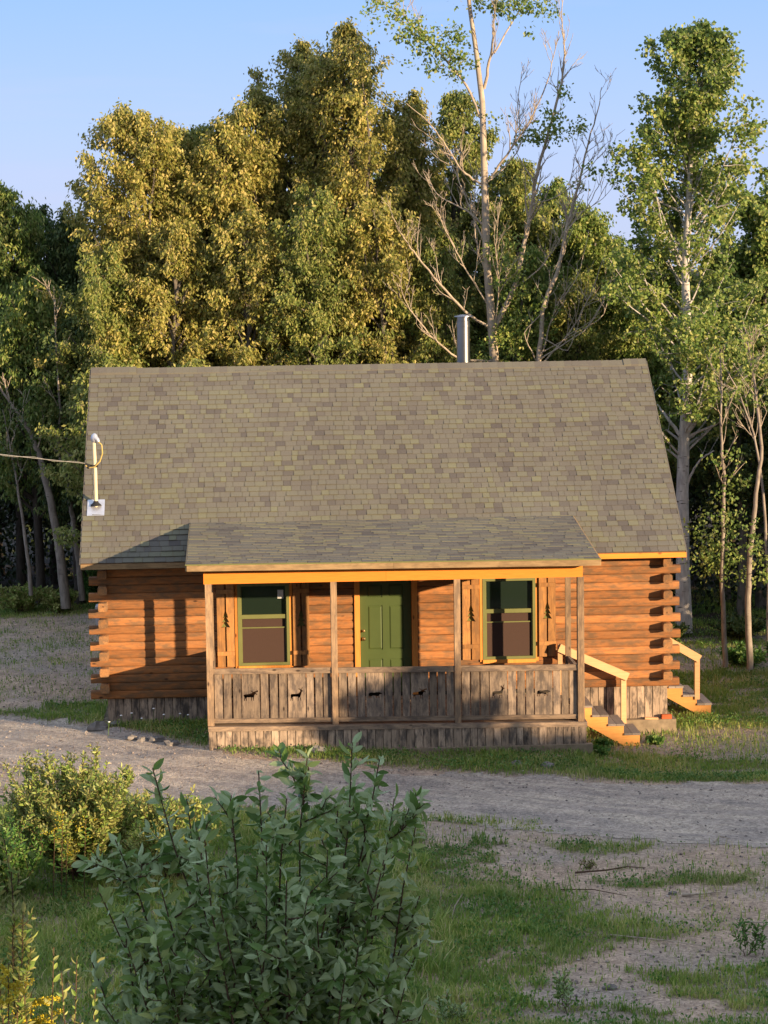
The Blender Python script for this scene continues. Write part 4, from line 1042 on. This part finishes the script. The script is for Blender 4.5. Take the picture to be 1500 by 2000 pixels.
sapling('bare_sapling', 'twiggy pale bush of nearly bare branches at the right edge above the saplings', [(1500, 1285), (1500, 1100), (1490, 950), (1475, 850), (1440, 760), (1400, 690)], 7.0, .04, 503, [(1440, 690, 50, 30, 140), (1480, 660, 40, 30, 120)])
# leaning trunks at the left
sapling('leaning_tree', 'leaning pale trunk at the foot of the wood, thickest at the left', [(128, 1175), (115, 1060), (95, 960), (78, 890), (55, 835), (10, 775), (-30, 700)], 12.9, .12, 510, [(40, 800, 60, 40, 180), (90, 860, 40, 40, 120)], 'dark')
sapling('leaning_tree', 'slimmer leaning trunk just left of the roof edge', [(160, 1160), (150, 1070), (140, 1000), (128, 930), (112, 880), (118, 800), (112, 720), (105, 560)], 13.2, .075, 511, [(120, 800, 40, 60, 160), (100, 640, 40, 60, 200)], 'dark')
sapling('leaning_tree', 'faint dark leaning trunk between the two pale ones and the left edge', [(60, 1150), (50, 1050), (35, 950), (22, 880), (5, 800)], 13.0, .05, 512, [(20, 900, 50, 40, 150)], 'dark')

# ------------------------------------------------------------------ shrubs
def shrub(name, label, base, H, Wd, seed, leaf, stems, per, Lf, Wf, group=None, lean=None, shape='broad', sub=9, cat='bush', outward=.5, ln=1.0, targets=None, bk_='twig', stemr=.014, wavy=.10):
    rg = np.random.default_rng(seed); bz = float(gz(*base)); b = np.array([base[0], base[1], bz])
    o = thing(name, b, label, cat, group); br = MB(); lv = Leaves()
    for i in range(stems):
        if targets is not None and i < len(targets): tgt = np.array(targets[i])
        else:
            a = rg.random()*2*math.pi; r = Wd*.5*math.sqrt(rg.random()); tgt = b+np.array([r*math.cos(a), r*math.sin(a), H*rg.uniform(.55, 1)*(1-.25*(r/(Wd*.5))**2)])
        p0 = b+np.array([rg.normal(0, .10), rg.normal(0, .10), -.04]); mid = p0*.55+tgt*.45+rg.normal(0, .06, 3)*ln; mid[2] = p0[2]+(tgt[2]-p0[2])*.42
        s = np.linspace(0, 1, 10)[:, None]; C = (1-s)**2*p0+2*s*(1-s)*mid+s*s*tgt; C[1:-1] += rg.normal(0, .02 if name == 'willow_bush' else .015, (8, 3))
        br.tube(C, np.linspace(stemr, .003, 10), 5, cap=False)
        paths = [(C, .35)]
        for k in range(sub):
            t = rg.uniform(.25, .95); q = lerp_path(C, np.array([t]))[0]; a = rg.random()*2*math.pi
            d = np.array([math.cos(a)*outward, math.sin(a)*outward, rg.uniform(.3, 1.1)]); L = rg.uniform(.18, .5)*ln*(1.25-.6*t)
            c = curve(q, d, L, 5, rg, wavy, (0, 0, .05)); br.tube(c, np.linspace(stemr*.4, .0025, 6), 4, cap=False); paths.append((c, 0))
            if rg.random() < .6:
                q2 = c[2]; a = rg.random()*6.28; c3 = curve(q2, np.array([math.cos(a)*.6, math.sin(a)*.6, .7]), L*.6, 4, rg, wavy); br.tube(c3, np.linspace(stemr*.3, .002, 5), 4, cap=False); paths.append((c3, 0))
        for (c, t0) in paths:
            L = np.linalg.norm(np.diff(c, axis=0), axis=1).sum(); m_ = max(3, int(per*L*(1-t0)))
            u = t0+(1-t0)*(np.arange(m_)+rg.random(m_)*.5)/m_; u = np.clip(u, 0, 1); P = lerp_path(c, u)
            T_ = nrm(lerp_path(np.gradient(c, axis=0), u)); ph = np.arange(m_)*2.4+rg.random()*6
            a1 = nrm(np.cross(T_, np.array([.3, .2, .9]))); a2 = np.cross(T_, a1)
            side = a1*np.cos(ph)[:, None]+a2*np.sin(ph)[:, None]
            D = T_*(.75 if name != 'willow_bush' else .5)+side*.8+rg.normal(0, .25 if name != 'willow_bush' else .42, (m_, 3)); lv.add(P, D)
    br.build('stems', BK[bk_], o); lv.build('leaves', LF[leaf], o, Lf, Wf, rg, shape=shape, fold=.28, jit=.42)
    return o, b
WY = -29.1
tg = [at(*q) for q in [(688, 1450, WY), (742, 1480, WY+.1), (600, 1480, WY), (505, 1505, WY-.1), (298, 1500, WY), (450, 1560, WY-.2), (365, 1560, WY+.2), (815, 1600, WY), (195, 1745, WY-.1), (225, 1640, WY+.1), (820, 1750, WY), (560, 1560, WY-.3), (660, 1560, WY+.3), (770, 1560, WY-.2),
                       (835, 1950, WY), (180, 1880, WY), (400, 1640, WY-.4), (520, 1650, WY-.4), (640, 1660, WY-.4), (750, 1680, WY-.3), (310, 1720, WY-.3), (250, 1850, WY-.3), (820, 1850, WY-.3), (430, 1770, WY-.4), (330, 1880, WY-.4), (240, 1780, WY), (300, 1820, WY-.5), (500, 1850, WY-.5), (620, 1800, WY-.5), (700, 1850, WY-.5), (790, 1930, WY-.4), (200, 1960, WY-.3), (560, 1720, WY-.5), (380, 1690, WY-.2)]]
shrub('willow_bush', 'big grey-green willow bush with broad leaves in the foreground', (.80, WY), 2.5, 1.6, 601, 'willow', 50, 88, .070, .027, targets=tg, sub=13, ln=.85, stemr=.013, outward=1.25, wavy=.2)
# sunlit yellow-green bush
YB = -9.6
tg = [at(*q) for q in [(190, 1450, YB), (60, 1500, YB), (120, 1490, YB+.2), (240, 1510, YB), (290, 1560, YB), (20, 1540, YB), (150, 1530, YB-.3), (210, 1490, YB-.2)]]
shrub('sunlit_bush', 'yellow-green bush catching the sun beside the track at the left', (-1.72, YB), 1.75, 2.1, 611, 'shrub', 84, 66, .062, .024, targets=tg, sub=10, ln=1.0, stemr=.010)
shrub('sunlit_bush', 'lower yellow-green bush spreading behind the top of the willow bush', (-.45, YB-.3), 1.25, 1.5, 612, 'shrub', 30, 55, .060, .026, sub=8, stemr=.008)
shrub('green_bush', 'dark green bush in the shade at the left edge below the sunlit bush', (-2.6, YB-.9), 1.0, 1.5, 613, 'weed', 26, 50, .06, .03, sub=8, stemr=.008)
# shoots at the lower left corner
SHY = -26.6
tg = [at(*q) for q in [(8, 1640, SHY), (22, 1700, SHY), (45, 1780, SHY), (-20, 1700, SHY), (60, 1850, SHY), (-10, 1600, SHY)]]
shrub('willow_shoots', 'pale yellow-green leafy shoots rising at the lower left corner', (-.75, SHY), 1.6, .55, 621, 'shrub', 18, 75, .055, .019, targets=tg, sub=6, ln=.55, stemr=.007)
tg = [at(*q) for q in [(105, 1850, SHY+.2), (120, 1900, SHY), (150, 1870, SHY+.1), (190, 1880, SHY)]]
shrub('willow_shoots', 'thin separate shoot leaning right beside the goldenrod', (-.45, SHY-.2), 1.2, .4, 622, 'shrub', 4, 42, .05, .02, targets=tg, sub=2, ln=.4, stemr=.006)
# goldenrod
def goldenrod(label, px, py, Y, n, seed, spread=.10):
    rg = np.random.default_rng(seed); top = at(px, py, Y); bz = float(gz(top[0], Y)); o = thing('goldenrod', (top[0], Y, bz), label, 'wildflower', 'goldenrod plants')
    st = MB(); C = np.array([(top[0], Y, bz-.03), (top[0]+.02, Y, (bz+top[2])/2), (top[0]+.05, Y-.02, top[2])]); st.tube(C, [.006, .005, .003], 5); st.build('stem', BK['twig'], o)
    lv = Leaves(); u = rg.random(70); P = lerp_path(C, u*.9); a = rg.random(70)*6.28; lv.add(P, np.stack([np.cos(a), np.sin(a), .2+0*a], 1)); lv.build('leaves', LF['weed'], o, .09, .018, rg)
    lv = Leaves()
    for k in range(9):
        a = rg.random()*6.28; c = curve(C[-1]-np.array([0, 0, .25*rg.random()]), (math.cos(a), math.sin(a), .7), spread*rg.uniform(.8, 1.6), 5, rg, .08, (0, 0, -.12))
        lv.add(lerp_path(c, rg.random(n//9))+rg.normal(0, .008, (n//9, 3)), rg.normal(0, 1, (n//9, 3))+np.array([0, 0, .8]))
    lv.build('flower_plume', LF['flower'], o, .016, .009, rg)
goldenrod('goldenrod with a bright yellow plume at the bottom left corner', 45, 1935, -26.4, 1400, 701, .13)
goldenrod('goldenrod plume cut by the left edge just above the corner one', 0, 1880, -26.8, 900, 702, .1)
for i, (px, py) in enumerate([(100, 1610), (125, 1640), (160, 1600), (115, 1580)]):
    goldenrod(['goldenrod low inside the left half of the sunlit bush', 'lowest goldenrod in front of the sunlit bush', 'goldenrod nearest the middle of the sunlit bush', 'topmost goldenrod inside the sunlit bush'][i], px, py, YB-1.05, 110, 710+i, .14)
# seedlings in the open ground
for k, (px, py, Y, h, lab) in enumerate([(1090, 1900, -15.6, .55, 'small grey-leaved willow seedling near the bottom edge, right of the big bush'), (1470, 1880, -13.8, .5, 'dark green seedling at the right edge low in the picture'), (880, 1960, -16.0, .35, 'tiny willow seedling at the foot of the picture beside the big bush')]):
    p = at(px, py, Y); shrub('willow_seedling', lab, (float(p[0]), Y), h, h*.9, 630+k, 'willow' if k != 1 else 'weed', 7, 50, .055, .02, sub=3, ln=.35, stemr=.005, group='willow seedlings')
# low leafy bushes at the edge of the wood and by the stairs
for k, (x, y, h, w_, lf, lab) in enumerate([(-4.6, 13.4, .75, 1.3, 'shrub', 'low yellow-green bush at the foot of the wood, left of the leaning trunk'), (-3.7, 13.2, .6, 1.0, 'shrub', 'smaller yellow-green bush touching the foot of the leaning trunk'), (-2.9, 14.2, 1.1, .9, 'weed', 'upright green bush between the leaning trunk and the cabin'),
        (10.6, 6.2, .4, 1.0, 'weed', 'low leafy clump at the foot of the two saplings'), (11.6, 6.6, .4, .9, 'weed', 'low leafy clump right of the saplings'), (9.6, 8.8, .5, 1.2, 'dark', 'dark low bush at the foot of the aspen'), (11.2, 9.2, .6, 1.4, 'dark', 'dark low bush at the wood edge behind the saplings')]):
    shrub('low_bush', lab, (x, y), h, w_, 640+k, lf, 26, 60, .07, .04, sub=5, ln=.5, stemr=.006, group='low bushes at the wood edge')
for k, (x, y, lab) in enumerate([(6.6, -1.5, 'round-leaved weed under the porch steps'), (7.55, -.95, 'round-leaved weed at the foot of the concrete footing right of the steps'), (6.35, -2.3, 'round-leaved weed at the right corner of the porch')]):
    shrub('leafy_weed', lab, (x, y), .13, .28, 660+k, 'weed', 9, 45, .075, .07, sub=1, ln=.2, stemr=.004, group='leafy weeds by the porch', cat='weed')
shrub('dry_weed', 'reddish dry weed stump on the bare dirt at the right', (5.1, -9.9), .16, .3, 670, 'twiggy' if False else 'olive', 10, 20, .03, .01, sub=3, ln=.15, stemr=.004, cat='weed')

# off to the sunny side, out of the picture: placed to throw shade on the willow and on the middle of the railing
def shade_bush(label, base, H, Wd, seed, zlow=0):
    o, b = shrub('unseen_shade_bush', label, base, H, Wd, seed, 'weed', 46, 42, .12, .07, sub=12, ln=1.6, stemr=.02, group='unseen shade bushes on the bank behind the camera')
shade_bush('dense unseen bush on the bank right of the camera, shading the willow', (12.0, -39.6), 3.0, 2.4, 801)
g_ = (3.55+.731*20, -2.4-.683*20)
tree('unseen_shade_tree', 'small round tree placed right of the clearing, outside the picture, to shade the railing', g_, 4.55, 1.15, .25, 811, 'weed', 'grey', nl=60, per=34, Lf=.14, Wf=.09, tr=.08, up=.7, prof=lambda t: math.sin(min(1, t*.9+.25)*math.pi)**.5)

for i, (x, y, h, lab) in enumerate([(16.6, 5.0, 6.2, 'unseen shade tree right of the clearing, nearest to the aspen'), (19.6, 6.0, 7.0, 'unseen shade tree right of the clearing, farthest from the cabin'), (22.5, 9.0, 8.0, 'unseen shade tree right of the clearing beside the wood')]):  # out of view, placed to shade the foot of the right wood
    tree('unseen_shade_tree', lab, (x, y), h, 2.1, .06, 820+i, 'weed', 'grey', nl=90, per=36, Lf=.17, Wf=.12, tr=.1, up=.6, prof=lambda t: math.sin(min(1, t*.8+.25)*math.pi)**.5, group='unseen shade trees right of the clearing')

# ------------------------------------------------------------------ grass, pebbles, stones
rg = np.random.default_rng(21)
def scatter(n, x0, x1, y0, y1): return rg.uniform(x0, x1, n), rg.uniform(y0, y1, n)
def blades(name, label, X, Y, hmin, hmax, w, mat, lean=.5, tone=None):
    n = len(X); Z = gz(X, Y)-.005; h = rg.uniform(hmin, hmax, n)*(.25+1.5*fbm(X*1.7, Y*1.7, 3)**1.3)*1.15; a = rg.random(n)*2*math.pi
    l = rg.random(n)*lean; D = np.stack([np.cos(a)*l, np.sin(a)*l, np.ones(n)], 1)
    s = np.stack([-np.sin(a+rg.normal(0, .5, n)), np.cos(a), np.zeros(n)], 1)*w*rg.uniform(.6, 1.4, n)[:, None]
    P = np.stack([X, Y, Z], 1); H_ = h[:, None]
    V = np.stack([P-s, P+s, P+D*H_*.55+s*.8, P+D*H_*.55-s*.8, P+D*H_*np.array([1.5, 1.5, .95])], 1)
    b = np.arange(n)[:, None]*5
    T_ = np.concatenate([b+np.array([[0, 1, 2]]), b+np.array([[0, 2, 3]]), b+np.array([[3, 2, 4]])], 0)
    t = np.clip(rg.random(n)*.75+.9*(fbm(X*1.1+4, Y*1.1, 3)-.45)+(rg.random(n) < .08)*.5, 0, 1) if tone is None else tone
    o = np_mesh(name, V.reshape(-1, 3), T_, mat, tone=np.repeat(t, 5)); tag(o, label, 'grass', kind='stuff'); return o
N = 1300000
X, Y = scatter(N, -6.5, 13, -17.5, 16.5)
# only where the land can be seen between the frame edges (with a margin for a side step)
dd_ = (Y+40.09); keep = (X > .7-dd_*.135-1.5) & (X < .7+dd_*.245+1.5); X, Y = X[keep], Y[keep]
dn = grass_density(X, Y); k = rg.random(len(X)) < dn*.9; X, Y, dn = X[k], Y[k], dn[k]
lng = (Y < -6) & (X < 3)
blades('grass', 'short patchy green grass over the soil of the clearing', X[~lng], Y[~lng], .035, .12, .006, LF['grass'])
blades('tall_grass', 'longer grass and weeds on the near slope', X[lng], Y[lng], .05, .20, .0065, LF['grass'], .7)
# broad little weed leaves among the grass
Xw, Yw = X[rg.random(len(X)) < .16], None
idxw = rg.random(len(X)) < .05+.35*smooth(.5, .62, fbm(X*1.4+70, Y*1.4, 3)); Xw, Yw = X[idxw], Y[idxw]
P = np.stack([Xw, Yw, gz(Xw, Yw)+rg.uniform(.01, .09, len(Xw))], 1)
V, Q_, t = leaf_arrays(P, rg.normal(0, .7, (len(P), 3))+np.array([0, 0, .5]), .045, .028, rg)
tag(np_mesh('ground_cover', V, Q_, LF['weed'], tone=t), 'small broad leaved weeds mixed into the grass', 'weeds', kind='stuff')
# pebbles
def pebbles(name, label, X, Y, s0, s1, mat):
    n = len(X); s = rg.uniform(s0, s1, n)*rg.random(n)**1.5+s0*.5
    base = np.array([(1, 0, 0), (-1, 0, 0), (0, 1, 0), (0, -1, 0), (0, 0, .7), (0, 0, -.6)], float)
    V = base[None]*(s[:, None, None])*rg.uniform(.55, 1.25, (n, 6, 1)); a = rg.random(n)*6.28; ca, sa = np.cos(a)[:, None], np.sin(a)[:, None]
    x = V[..., 0]*ca-V[..., 1]*sa; y = V[..., 0]*sa+V[..., 1]*ca; V = np.stack([x, y, V[..., 2]], -1)+np.stack([X, Y, gz(X, Y)+s*.15+.004], 1)[:, None]
    T0 = np.array([(0, 2, 4), (2, 1, 4), (1, 3, 4), (3, 0, 4), (2, 0, 5), (1, 2, 5), (3, 1, 5), (0, 3, 5)])
    T_ = (np.arange(n)[:, None, None]*6+T0[None]).reshape(-1, 3)
    tag(np_mesh(name, V.reshape(-1, 3), T_, mat, tone=np.repeat(rg.random(n), 6)), label, 'pebbles', kind='stuff')
pm = NT('pebble_stone'); pm.col(pm.ramp(pm.tone(), [(0, srgb(84, 76, 72)), (.5, srgb(132, 120, 110)), (1, srgb(176, 164, 150))]))
X, Y = scatter(130000, -5.5, 12, -17, 13); dn = grass_density(X, Y); k = (rg.random(len(X)) < (.42*(1-dn)**2)*(.25+.9*fbm(X*1.2, Y*1.2+50, 3))) & ~inside_house(X, Y) & (X > .7-(Y+40)*.135) & (X < .7+(Y+40)*.245)
pebbles('pebbles', 'loose grey pebbles on the track and the bare soil', X[k], Y[k], .006, .034, pm.m)
def rock(label, x, y, r, seed, group='field stones'):
    rg = np.random.default_rng(seed); V = []; F = []; nlat, nlon = 7, 10
    ph = rg.random(6)*6
    for i in range(nlat+1):
        th = math.pi*i/nlat
        for j in range(nlon):
            g = 2*math.pi*j/nlon; d = 1+.22*math.sin(2*g+ph[0])*math.sin(th)+.16*math.sin(3*g+ph[1]+th*2)+.12*math.cos(4*th+ph[2])+rg.normal(0, .04)
            V.append((r*d*1.2*math.sin(th)*math.cos(g), r*d*.9*math.sin(th)*math.sin(g), r*d*.62*math.cos(th)))
    for i in range(nlat):
        for j in range(nlon): F.append((i*nlon+j, i*nlon+(j+1) % nlon, (i+1)*nlon+(j+1) % nlon, (i+1)*nlon+j))
    z = float(gz(x, y)); m = MB(); m.add([(x+a, y+b, z+c+r*.25) for a, b, c in V], F, .5, False)
    tag(m.build('stone', MT['stone'], origin=(x, y, z)), label, 'stone', group)
for i, (x, y, r, lab) in enumerate([(-1.95, -.35, .15, 'largest grey boulder at the left corner of the cabin'), (-1.35, -1.35, .10, 'tan stone, leftmost of the row where the verge meets the track'), (-1.15, -1.5, .075, 'dark stone second from the left in the row along the verge'), (-.92, -1.55, .11, 'pale stone in the middle of the row along the verge'), (-.65, -1.85, .10, 'flat stone at the right end of the row along the verge'),
        (-1.65, -.2, .09, 'small stone against the left skirting boards'), (1.15, -3.05, .07, 'small stone on the verge in front of the left railing'), (2.35, -3.35, .08, 'stone on the verge in front of the door'), (4.9, -3.55, .08, 'stone in the grass before the right railing panel'), (5.35, -3.75, .10, 'flat pale stone in the grass before the porch right corner'), (1.75, -2.75, .12, 'dark stone lying against the porch skirting'),
        (6.0, -11.2, .045, 'small pale stone on the bare dirt at the right'), (1.6, -14.6, .07, 'pale stone near the bottom edge beside the big bush'), (4.6, -15.0, .06, 'small stone near the bottom edge right of the seedling')]):
    rock(lab, x, y, r, 900+i)
def stick(label, pts, r, mat='dead'):
    P = [(x, y, float(gz(x, y))+h) for x, y, h in pts]; m = MB(); m.tube(P, np.linspace(r, r*.4, len(P)), 6); tag(m.build('fallen_branch', BK[mat], origin=P[0]), label, 'fallen branch', 'fallen branches')
stick('long dark branch lying on the dirt right of the reddish weed', [(4.9, -10.1, .02), (5.3, -10.2, .05), (5.6, -10.0, .03), (5.85, -10.05, .02)], .014, 'twig')
stick('thin branch just below the long dark one', [(4.6, -10.9, .02), (5.0, -11.0, .04), (5.4, -11.3, .02)], .010, 'twig')
stick('short pale broken branch right of the thin one', [(6.1, -11.3, .02), (6.35, -11.35, .05), (6.6, -11.2, .02)], .02)
stick('curved pale branch near the right edge below the track', [(7.05, -8.6, .03), (7.15, -8.5, .10), (7.3, -8.45, .05)], .014)
stick('straight branch crossing the grass edge towards the lower right', [(4.9, -13.0, .03), (5.5, -13.3, .05), (6.1, -13.6, .02)], .010)
stick('pale leaning stick standing in the grass in front of the big bush right side', [(3.1, -12.0, .0), (3.15, -11.9, .12), (3.25, -11.85, .26)], .012)
stick('twig lying at the right edge of the dirt', [(6.6, -12.6, .02), (6.9, -12.8, .05), (7.2, -12.7, .02)], .010)
# brick and scrap on the footing
m = MB(); m.box(7.84, 8.02, -.09, .0, -.531, -.455, j=.003); tag(m.build('brick', MT['brick'], origin=(7.9, -.05, -.53)), 'orange brick lying on the concrete footing at the right corner', 'brick')
m = MB(); m.beam((7.55, -.05, -.515), (7.78, -.08, -.52), .08, .03); tag(m.build('wood_scrap', MT['newwood'], origin=(7.6, -.05, -.53)), 'scrap of board beside the brick on the footing', 'board')
# white flowers by the left skirting
for i, (x, y, h) in enumerate([(-1.55, -.75, .30), (-1.38, -.6, .26), (-1.0, -.7, .34), (-.83, -.75, .24), (-.55, -.8, .26), (-.42, -.7, .22), (-1.75, -.9, .24), (-1.2, -.8, .2)]):
    z = float(gz(x, y)); o = thing('white_wildflower', (x, y, z), ['tall white wildflower at the foot of the left skirting', 'white wildflower second from the left by the skirting', 'tallest white wildflower before the left skirting', 'short white wildflower right of the tallest one', 'white wildflower near the porch left corner', 'white wildflower closest to the porch left corner', 'leftmost white wildflower at the cabin corner', 'lowest white wildflower in the row'][i], 'wildflower', 'white wildflowers')
    m = MB(); m.tube([(x, y, z), (x+.01, y, z+h*.5), (x+.02, y-.01, z+h)], .004, 5); m.build('stem', LF['weed'], o)
    m = MB(); m.lathe((x+.02, y-.01, z+h), [(.001, .012), (.018, .008), (.022, -.002), (.001, -.004)], 10); m.build('petals', LF['white'], o)
